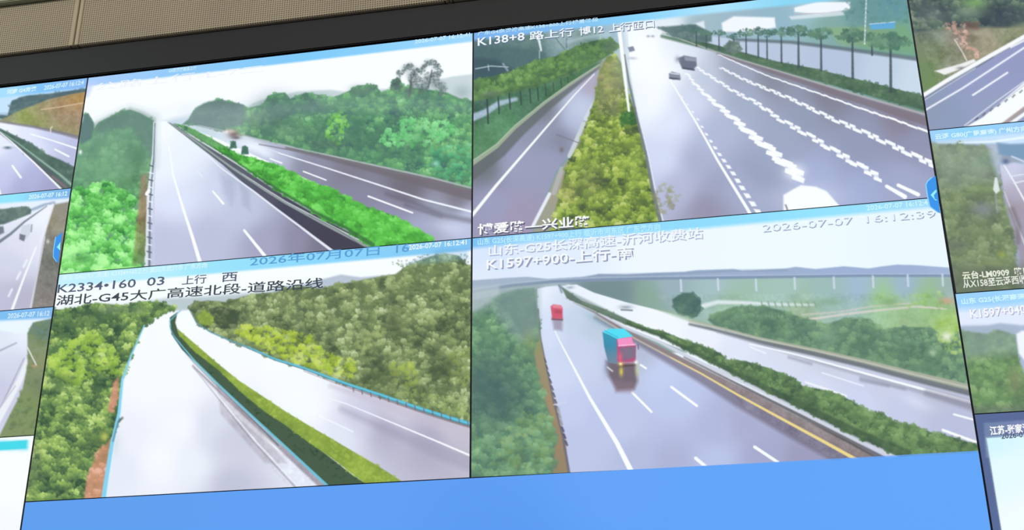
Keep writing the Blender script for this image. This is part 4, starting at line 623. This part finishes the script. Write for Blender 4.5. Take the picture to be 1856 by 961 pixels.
def art_hazy_gantry():                         # right column, second
    a = Art(1670, 190, 2230, 545, (150, 160, 176), 67)
    a.poly([(1680, 240), (2230, 200), (2230, 262), (1856, 262), (1700, 262)], (200, 226, 250), 1, 4)
    a.fol([(1680, 262), (1722, 262), (1770, 264), (1800, 270), (1806, 300), (1812, 340), (1830, 400), (1838, 440), (1836, 480), (1850, 545), (1700, 545), (1690, 400)], 700, 8, [(80, 94, 74), (104, 122, 88), (128, 146, 102), (154, 170, 132)], 6, 0.75, True, 0, 0.9, 11)
    a.poly([(1690, 258), (1800, 262), (1806, 330), (1700, 340)], (152, 166, 156), 0.45, 26); a.glow(1785, 292, 20, 12, (112, 138, 118), 0.7); a.glow(1735, 330, 18, 14, (108, 128, 106), 0.5); a.glow(1782, 380, 22, 14, (128, 132, 140), 0.75); a.glow(1770, 420, 20, 16, (110, 124, 88), 0.6); a.glow(1735, 445, 20, 10, (98, 104, 92), 0.7); a.glow(1815, 462, 8, 7, (150, 166, 74), 0.7); a.glow(1780, 342, 24, 6, (128, 156, 98), 0.6)
    a.poly([(1790, 262), (1815, 262), (1812, 330), (1800, 300)], (184, 196, 220), 0.7, 10)
    a.poly([(1806, 258), (1830, 262), (2230, 240), (2230, 300), (1856, 290), (1810, 280)], (112, 146, 178), 0.9, 6); a.poly([(1810, 296), (2230, 290), (2230, 320), (1822, 310)], (168, 190, 220), 0.9, 6)
    a.poly([(1812, 300), (1838, 295), (2230, 380), (2230, 545), (1858, 545), (1846, 450), (1830, 390), (1818, 340)], lerp((1830, 310, (204, 206, 228)), (1845, 350, (178, 170, 190)), (1850, 400, (160, 150, 168)), (1850, 430, (150, 142, 158)), (1840, 380, (150, 140, 150)), (2000, 450, (150, 146, 164))), 1, 3)
    a.line([(1820, 300), (1838, 330), (1858, 366), (1900, 440)], 2.4, (248, 248, 252), 0.95, 1.5, 4); a.line([(1820, 348), (1833, 382), (1846, 415), (1860, 450), (1880, 500)], 2, (206, 204, 214), 0.95, 1.5, 4); a.line([(1832, 320), (1858, 316)], 2, (230, 234, 244), 0.9); a.line([(1838, 332), (1858, 328)], 3, (230, 234, 244), 0.8)
    a.glow(1823, 293, 6, 5, (80, 98, 130), 0.9); a.line([(1834, 284), (1858, 294), (1900, 306)], 3, (206, 220, 238), 0.9, 2); a.line([(1834, 380), (1846, 410), (1844, 440)], 10, (112, 104, 108), 0.6, 6)
    a.poly([(1803, 322), (1807, 322), (1812, 346), (1805, 352), (1800, 344)], (226, 234, 230), 0.95, 2); a.line([(1804, 352), (1808, 386)], 2, (150, 156, 170), 0.8)
    a.poly([(1700, 480), (2230, 480), (2230, 545), (1700, 545)], (92, 100, 84), 0.6, 22)
    a.glow(1798, 478, 26, 5, (140, 156, 96), 0.5)
    bar(a, [(1684, 237), (1856, 220)], 20, [(1690, (150, 206, 246)), (1760, (136, 208, 248)), (1860, (150, 200, 246))], 8)
    a.line([(1738, 259), (1800, 257), (1860, 249)], 2, (240, 252, 255), 0.9, 2.5, 5)
    return a
def art_green_verge():                         # right column, third
    a = Art(1710, 490, 2230, 790, (226, 234, 250), 71)
    a.poly([(1720, 592), (1790, 590), (1812, 586), (1850, 590), (2230, 570), (2230, 780), (1720, 780)], (168, 182, 206), 1, 5)
    a.fol([(1740, 600), (1790, 606), (1808, 598), (1830, 604), (1842, 620), (1846, 650), (1860, 690), (1900, 740), (1900, 790), (1760, 790), (1752, 660)], 500, 7, [(78, 104, 78), (98, 132, 86), (118, 156, 96), (146, 178, 116)], 5, 0.6)
    a.poly([(1740, 596), (1840, 596), (1850, 640), (1750, 650)], (146, 166, 168), 0.5, 22); a.glow(1842, 690, 14, 20, (150, 146, 106), 0.5)
    a.poly([(1842, 606), (1852, 600), (2230, 590), (2230, 740), (1900, 720), (1862, 660), (1846, 640)], (244, 246, 252), 1, 4)
    a.poly([(1750, 738), (2230, 720), (2230, 790), (1750, 790)], (88, 96, 92), 0.5, 10)
    bar(a, [(1731, 531.6), (1856, 524)], 30, [(1731, (150, 206, 252)), (1800, (146, 206, 250)), (1860, (160, 212, 252))], 16)
    return a
def art_pale_cyan():                           # right column, bottom
    a = Art(1740, 720, 2230, 1060, (80, 96, 140), 73)
    a.poly([(1783, 767), (1856, 762), (2230, 738), (2230, 800), (1787, 830)], lerp((1790, 780, (104, 124, 158)), (1856, 770, (112, 124, 168))), 1, 2.5)
    a.poly([(1787, 794), (1856, 789), (2230, 764), (2230, 1070), (1833, 1070)], lerp((1800, 800, (210, 246, 253)), (1820, 850, (232, 251, 254)), (1850, 950, (244, 252, 254)), (2000, 850, (236, 250, 254))), 1, 1.6)
    return a
def art_blue():                                # blue strip below the large pictures
    a = Art(-20, 800, 1860, 1060, (96, 160, 246), 79)
    a.a[:] = lerp((60, 930, (86, 150, 232)), (600, 900, (86, 150, 236)), (1160, 857, (90, 154, 240)), (1300, 857, (88, 156, 242)), (1780, 850, (90, 158, 244)), (900, 1040, (82, 146, 234)))(a.X, a.Y)
    return a
# ------------------------------------------------------------------ room
black = surface('black_satin_frame', (20, 21, 26), 0.5, 0.25, 0.12, 6)
dark = surface('dark_seam_plastic', (26, 30, 44), 0.5, 0.3, 0.1, 30)
PANEL = perforated('perforated_beige_panel', (170, 156, 132), (88, 78, 63))
SEAMSTRIP = surface('beige_joint_strip', (180, 167, 140), 0.6, 0.3, 0.05, 12)
COVE = surface('pale_green_grey_trim', (158, 162, 136), 0.6, 0.3, 0.05, 4)
plaster = surface('grey_plaster', (150, 146, 136), 0.8, 0.2, 0.06, 8)
floor_m = surface('grey_floor', (96, 96, 98), 0.35, 0.5, 0.08, 3)
XL, XR = -6.2, 6.4; TOPZ = wz(-0.175)
tag(box('floor', XL, XR, -8.5, 0.5, -0.1, 0.0, floor_m), kind='structure')
wall = tag(box('wall_back', XL, XR, 0.16, 0.5, 0.0, 5.6, plaster), kind='structure')
# perforated panels above the displays, each its own part of the wall
edges = [-4.05, -3.05, -2.03, -1.047, -0.06, 0.93, 1.92, 2.9]
zt, zb = wz(-0.452), TOPZ
for i in range(len(edges) - 1):
    x0, x1 = wx(edges[i]) + 0.011, wx(edges[i + 1]) - 0.011
    box('wall_panel', x0, x1, -0.02, 0.16, zb, zt, PANEL, wall, 0.003)
for u in edges[1:-1]:
    for s in (-1, 1): box('joint_strip', wx(u) + s * 0.012 - 0.0085, wx(u) + s * 0.012 + 0.0085, -0.024, 0.16, zb, zt, SEAMSTRIP, wall, 0.002)
tag(box('trim_1', wx(-4.05), wx(2.9), -0.05, 0.16, zt + 0.004, zt + 0.62, COVE, None, 0.004), kind='structure')
# black surround of the display wall
UL, UR, VB = -1.60, 1.74, 2.33
fr = empty('display_wall_frame', (0, 0.08, wz(VB + 0.16)))
tag(fr, 'wide black frame around all the screens, below the beige perforated panels', 'frame')
box('top_rail', wx(UL - 0.08), wx(UR + 0.08), -0.004, 0.16, wz(-0.012), TOPZ, black, fr, 0.004)
box('bottom_rail', wx(UL - 0.08), wx(UR + 0.08), -0.004, 0.16, wz(VB + 0.16), wz(VB), black, fr, 0.004)
box('side_rail', wx(UL - 0.08), wx(UL), -0.004, 0.16, wz(VB), wz(-0.012), black, fr, 0.004)
box('side_rail', wx(UR), wx(UR + 0.08), -0.004, 0.16, wz(VB), wz(-0.012), black, fr, 0.004)
box('backing_board', wx(UL), wx(UR), 0.06, 0.16, wz(VB), wz(-0.012), dark, fr)
box('plinth', wx(UL - 0.08), wx(UR + 0.08), 0.0, 0.16, 0.0, wz(VB + 0.16), black, fr)

# ------------------------------------------------------------------ display panels
def px_of(U, V):
    q = np.stack([U, V, np.ones_like(U)], -1) @ HM.T
    return q[..., 0] / q[..., 2], q[..., 1] / q[..., 2]
def grid(name, art, u0, u1, v0, v1, parent, y, step=1.3, skew=None):
    """flat lit sheet whose colours are the painted picture"""
    du = CELL_W / 740 * step / CELL_W; dv = CELL_W / 740 * step / CELL_H
    nu = max(2, int((u1 - u0) / du) + 1); nv = max(2, int((v1 - v0) / dv) + 1)
    U, V = np.meshgrid(np.linspace(u0, u1, nu), np.linspace(v0, v1, nv))
    S, T = (U - u0) / (u1 - u0), (V - v0) / (v1 - v0)
    if skew:                                   # small corner trims, in panel units: (left edge top, left edge bottom, right top, right bottom, top left, top right, bottom left, bottom right)
        lt, lb, rt, rb, tl, tr, bl, br = skew
        U, V = U + (1 - S) * (lt * (1 - T) + lb * T) + S * (rt * (1 - T) + rb * T), V + (1 - T) * (tl * (1 - S) + tr * S) + T * (bl * (1 - S) + br * S)
    X, Y = px_of(U, V)
    fx = np.clip(X - art.x0, 0, art.w - 1.001); fy = np.clip(Y - art.y0, 0, art.h - 1.001); ix, iy = fx.astype(int), fy.astype(int)
    ax, ay = (fx - ix)[..., None], (fy - iy)[..., None]; A = art.a
    col = (A[iy, ix] * (1 - ax) + A[iy, ix + 1] * ax) * (1 - ay) + (A[iy + 1, ix] * (1 - ax) + A[iy + 1, ix + 1] * ax) * ay
    col = np.clip(col, 0, 255) / 255.0; col = col ** art.tone * np.array([0.985, 1.0, 1.02]); col = lin(np.clip(col, 0, 1))   # camera tone curve of the pictured feeds
    n = nu * nv; co = np.stack([wx(U), np.full(U.shape, y), BASE - V * CELL_H], -1).reshape(-1)
    idx = np.arange(n).reshape(nv, nu); q = np.stack([idx[:-1, :-1], idx[1:, :-1], idx[1:, 1:], idx[:-1, 1:]], -1).reshape(-1)
    me = bpy.data.meshes.new(name); nf = (nu - 1) * (nv - 1)
    me.vertices.add(n); me.vertices.foreach_set('co', co.astype(np.float32)); me.loops.add(nf * 4); me.loops.foreach_set('vertex_index', q.astype(np.int32))
    me.polygons.add(nf); me.polygons.foreach_set('loop_start', np.arange(0, nf * 4, 4, dtype=np.int32)); me.update(calc_edges=True)
    at = me.color_attributes.new('picture', 'FLOAT_COLOR', 'POINT'); at.data.foreach_set('color', np.concatenate([col.reshape(-1, 3), np.ones((n, 1))], 1).astype(np.float32).reshape(-1))
    return link(name, me, SCREEN, parent)
def display(label, art, u0, u1, v0, v1, barh, group, step=1.3, skew=None, gap=0.002):
    e = empty('display_panel', (wx((u0 + u1) / 2), 0.06, wz(v1))); tag(e, label, 'screen', group)
    g = gap
    box('housing', wx(u0) + .0004, wx(u1) - .0004, 0.0, 0.06, wz(v1) + .0004, wz(v0) - .0004, dark, e, 0.0)
    sk = skew or (0,) * 8
    if barh:
        vm = v0 + barh
        f = barh / (v1 - v0)
        grid('title_bar', art, u0 + g, u1 - g, v0 + g, vm, e, -0.0012, step, (sk[0], sk[0] * (1 - f) + sk[1] * f, sk[2], sk[2] * (1 - f) + sk[3] * f, sk[4], sk[5], 0, 0))
        grid('picture', art, u0 + g, u1 - g, vm, v1 - g, e, -0.0012, step, (sk[0] * (1 - f) + sk[1] * f, sk[1], sk[2] * (1 - f) + sk[3] * f, sk[3], 0, 0, sk[6], sk[7]))
    else: grid('picture', art, u0 + g, u1 - g, v0 + g, v1 - g, e, -0.0012, step, sk)
    return e
def writing(parent, name, s, x0, y0, x1, y1, h, col, gap=0.0025, bold=0.0, label=None, shift=(0, 0), squash=1.0):
    """flat lettering whose baseline runs on the panel from traced point (x0, y0) to (x1, y1); h = character height in the same units"""
    cu = bpy.data.curves.new(name, 'FONT'); cu.body = s; cu.size = 1.0; cu.resolution_u = 2; cu.offset = bold
    o = bpy.data.objects.new(name, cu); C.objects.link(o)
    bpy.context.view_layer.update(); dg = bpy.context.evaluated_depsgraph_get()
    me = bpy.data.meshes.new_from_object(o.evaluated_get(dg)); bpy.data.objects.remove(o)
    n = len(me.vertices)
    if n == 0: return None
    co = np.empty(n * 3, np.float32); me.vertices.foreach_get('co', co); co = co.reshape(-1, 3)
    a, b = uv(x0, y0), uv(x1, y1); t = uv(x0, y0 - h)
    A, B = np.array([wx(a[0]), wz(a[1])]), np.array([wx(b[0]), wz(b[1])]); hh = abs(wz(t[1]) - A[1])
    lo, hi = co[:, 0].min(), co[:, 0].max(); sx = (B[0] - A[0]) / (hi - lo); sy = hh / max(0.5, co[:, 1].max())
    P = A[None] + ((co[:, 0] - lo) * sx)[:, None] * np.array([1, (B[1] - A[1]) / (B[0] - A[0])])[None] + np.stack([0 * co[:, 1], co[:, 1] * sy], -1)
    P += np.array([shift[0] * 0.0022, -shift[1] * 0.0024])
    out = np.stack([P[:, 0], np.full(n, -gap), P[:, 1]], -1); me.vertices.foreach_set('co', out.reshape(-1).astype(np.float32)); me.update()
    me.name = name; me.materials.clear()
    k = 'lettering_%d_%d_%d' % tuple(col)
    ob = link(name, me, glow_mat(k, col), parent)
    if label: ob['label'] = label
    return ob
GL, GS = 'large camera pictures in the middle of the display wall', 'small camera pictures in the side columns'
import time; T0 = time.time()
M1 = display('large screen with wet motorway, bright green hedge and wooded hill, upper left', art_hill_motorway(), -1, 0, 0.0, 1.0, 0.04, GL, 1.2)
M2 = display('large screen with wide road of white dashed lanes beside river trees, upper right', art_toll_road(), 0, 1, 0.0, 1.0, 0.038, GL, 1.2)
M3 = display('large screen with pale road curving through forest, teal guard rail, lower left', art_forest_road(), -1, 0, 1.0, 2.0, 0.066, GL, 1.2)
M4 = display('large screen with red and teal trucks on wet motorway, lower right', art_truck_motorway(), 0, 1, 1.0, 2.0, 0.058, GL, 1.2, (0, 0, 0, .0, 0, 0, 0, .012))
L1 = display('small screen with brown hillside above motorway, top of left column', art_brown_hill(), -1.573, -1, 0.0, 0.578, 0.045, GS, 1.5)
L2 = display('small screen with white lorry on pale road, second in left column', art_bridge_lorry(), -1.573, -1, 0.578, 1.151, 0.045, GS, 1.5)
L3 = display('small screen with white road and olive verge, third in left column', art_white_road(), -1.573, -1, 1.151, 1.722, 0.05, GS, 1.5)
L4 = display('blank white screen with cyan strip, bottom of left column', art_white_page(), -1.573, -1.0, 1.722, 2.30, 0, GS, 4)
R0 = display('small screen with pink soil bank above grey road, top of right column', art_quarry_bend(), 1.0, 1.70, 0.0, 0.706, 0, GS, 1.5)
R1 = display('small screen with hazy trees and gantry road, second in right column', art_hazy_gantry(), 1.0, 1.70, 0.706, 1.402, 0.053, GS, 1.5, (0, 0.002, 0, 0, 0, 0, 0, 0))
R2 = display('small screen with green verge and pale sky, third in right column', art_green_verge(), 1.0, 1.70, 1.402, 1.868, 0.06, GS, 1.5)
R3 = display('pale cyan screen under dark blue heading, bottom of right column', art_pale_cyan(), 1.0, 1.70, 1.868, 2.30, 0, GS, 2)
BL = display('plain blue strip screen along the bottom below the four large pictures', art_blue(), -1.0, 1.0, 2.0, 2.30, 0, None, 6, (0, 0, 0, 0, 0, .0, 0, 0))
print('pictures', round(time.time() - T0, 1))

# arrow tabs at the inner edges of the side columns
def arrow_tab(pts, apts, inner, label):
    us = [uv(*p) for p in pts]; cu_, cv_ = sum(p[0] for p in us) / len(us), max(p[1] for p in us)
    e = empty('arrow_tab', (wx(cu_), 0, wz(cv_))); tag(e, label, 'button', 'blue arrow tabs between the columns of screens')
    prism('tab_plate', us, -0.0040, -0.0034, glow_mat('tab_blue', (62, 150, 236)), e)
    prism('tab_edge', [uv(*p) for p in inner], -0.0045, -0.0034, glow_mat('tab_pale', (140, 208, 250)), e)
    prism('arrow', [uv(*p) for p in apts], -0.0047, -0.0040, glow_mat('tab_arrow', (150, 240, 255)), e)
arrow_tab([(1690, 323), (1695.5, 320), (1704, 388), (1700, 385.5), (1686, 375), (1682, 357), (1679, 336), (1682, 330)], [(1686.5, 354.5), (1695, 345.5), (1697, 345.5), (1697.3, 349), (1692, 355), (1694, 361.5), (1697, 363), (1698, 364.5), (1695, 364)], [(1690, 323), (1682, 330), (1679, 336), (1682, 357), (1686, 375), (1700, 385.5), (1700, 387.5), (1684.5, 376), (1680, 358), (1677, 336), (1680, 329), (1688, 322)], 'blue arrow tab at the right edge of the large middle screens')
arrow_tab([(110.8, 424), (113.5, 421), (106.6, 478), (103.5, 474.5), (98, 466), (98.5, 455), (102.5, 431)], [(104, 449), (110.5, 440), (110, 455)], [(102.5, 431), (98.5, 455), (98, 466), (103.5, 474.5), (103.3, 476), (97, 467), (97.3, 455), (101.2, 430)], 'blue arrow tab at the left edge of the large middle screens')

# ------------------------------------------------------------------ writing on the screens
pale = (214, 246, 255); white = (250, 252, 255)
# upper left picture
writing(M1, 'title_text', 'G4京港澳高速上行', 306, 132, 356, 126, 6.5, (206, 238, 254), bold=.02)
writing(M1, 'title_text', '2026-07-07 16:12:41', 752, 79.5, 852, 66.5, 7, (206, 238, 254), bold=.02)
writing(M1, 'caption_text', '公路上行-L-7二', 170, 165, 480, 130, 13, (241, 243, 254))
# upper right picture
writing(M2, 'title_text', '广东G4京港澳高速K138+800上行博爱路段', 866, 64.5, 1085, 38.5, 6.5, (196, 232, 252), bold=.02)
for s_, xa, ya, xb, yb in (('K138+8', 866, 83.5, 951, 73), ('路上行', 960, 72, 1040, 64), ('博12', 1050, 64, 1094, 58.5), ('上行匝口', 1104, 58, 1186, 49)):
    writing(M2, 'caption_shadow', s_, xa + 1.2, ya + 1.4, xb + 1.2, yb + 1.4, 14, (92, 116, 146), gap=.0021, bold=.02)
    writing(M2, 'caption_text', s_, xa, ya, xb, yb, 14, (240, 247, 255), bold=.014)
writing(M2, 'caption_shadow', '博爱路—兴业路', 868, 426.5, 1073, 411, 18, (92, 98, 118), gap=.0021, bold=.03)
writing(M2, 'road_name_text', '博爱路—兴业路', 866, 424.5, 1071, 408.5, 18, (252, 253, 255), bold=.02)
# lower left picture
writing(M3, 'title_text', '湖北 G45(大广高速) K2334+160上行 黄冈市武穴市 广东方向', 113, 508.5, 375, 485, 9, (222, 249, 255), bold=.01)
for s_, xa, ya, xb, yb in (('K2334•160', 104, 531.5, 246, 521), ('03', 266, 519, 298, 516.5), ('上行', 330, 516, 374, 512.5), ('西', 402, 510.5, 430, 508.5)):
    writing(M3, 'caption_text', s_, xa, ya, xb, yb, 15, (84, 98, 122), bold=.012)
writing(M3, 'road_name_text', '湖北-G45大广高速北段-道路沿线', 102, 553, 586, 521, 17, (64, 74, 84), bold=.012)
writing(M3, 'hour_text', '16', 718, 459, 742, 456.5, 15, (92, 158, 214), bold=.008)
writing(M3, 'date_text', '2026年07月07日', 453, 482, 688, 461.5, 16, (92, 158, 214), bold=.008)
writing(M3, 'clock_text', '2026-07-07 16:12:41', 741, 453.5, 846, 443.5, 9, (232, 248, 255), bold=.02)
# lower right picture
writing(M4, 'title_text', '山东 G25(长深高速) K1597+900上行 临沂市河东区 广东港方向', 866, 444, 1197, 416.5, 11, (190, 240, 255), bold=.016)
writing(M4, 'caption_shadow', '山东-G25长深高速-沂河收费站', 888, 465, 1276, 432.5, 18, (172, 182, 216), gap=.0021, bold=.01)
writing(M4, 'caption_text', '山东-G25长深高速-沂河收费站', 886, 463, 1274, 430.5, 18, (240, 249, 255), bold=.01)
writing(M4, 'road_name_shadow', 'K1597+900-上行-南', 884.5, 490.5, 1150, 468.5, 20, (150, 160, 190), gap=.0021, bold=.016)
writing(M4, 'road_name_text', 'K1597+900-上行-南', 882, 488, 1147, 466, 20, (246, 250, 255), bold=.014)
writing(M4, 'title_clock_text', '2026-07-07 16:12:4', 1571, 382, 1682, 372, 9, (200, 246, 254), bold=.02)
for s_, xa, ya, xb, yb in (('2026-07-07', 1382, 420.5, 1546, 406), ('16:12:39', 1570, 404, 1696, 393.5)):
    writing(M4, 'date_shadow', s_, xa + 1.5, ya + 2, xb + 1.5, yb + 2, 13, (158, 168, 200), gap=.0021)
    writing(M4, 'date_text', s_, xa, ya, xb, yb, 13, (232, 246, 255))
# left column
writing(L1, 'title_text', '河南 G4京港', 12, 171, 66, 164.5, 8, (220, 246, 255), bold=.03)
writing(L1, 'clock_text', '2026-07-07 16:12:4', 80, 163.5, 152, 153.5, 8, (206, 240, 255), bold=.03)
writing(L2, 'clock_text', '2026-07-07 16:12', 52, 361.5, 122, 355, 8, (214, 244, 255), bold=.03)
writing(L3, 'clock_text', '2026-07-07 16:12', 14, 577.5, 90, 572.5, 9, (204, 234, 252), bold=.03)
# right column
writing(R1, 'title_text', '云浮 G80(广昆高速) 广州方向', 1695, 252.5, 1862, 237, 9, (214, 246, 254), bold=.03)
writing(R1, 'caption_text', '云台-LM0909  路口', 1745, 506, 1868, 496.5, 13, (232, 236, 218), bold=.03)
writing(R1, 'road_name_text', '从X158至云浮西收费', 1746, 521.5, 1876, 511.5, 14, (228, 232, 224), bold=.02)
writing(R2, 'title_text', '山东 G25(长深高速)', 1743, 551.5, 1862, 541, 10, (208, 246, 254), bold=.03)
writing(R2, 'caption_shadow', 'K1597+040', 1760.5, 578, 1862, 569.5, 15, (176, 178, 216), gap=.0021, bold=.02)
writing(R2, 'caption_text', 'K1597+040', 1759, 576.5, 1860, 568, 15, (246, 248, 255), bold=.02)
writing(R3, 'title_text', '江苏-张家港', 1795, 788, 1868, 782, 15, (250, 252, 255), bold=.03)
writing(R3, 'date_text', '2026-07-07', 1815, 796, 1880, 791, 10, (84, 94, 120), bold=.02)
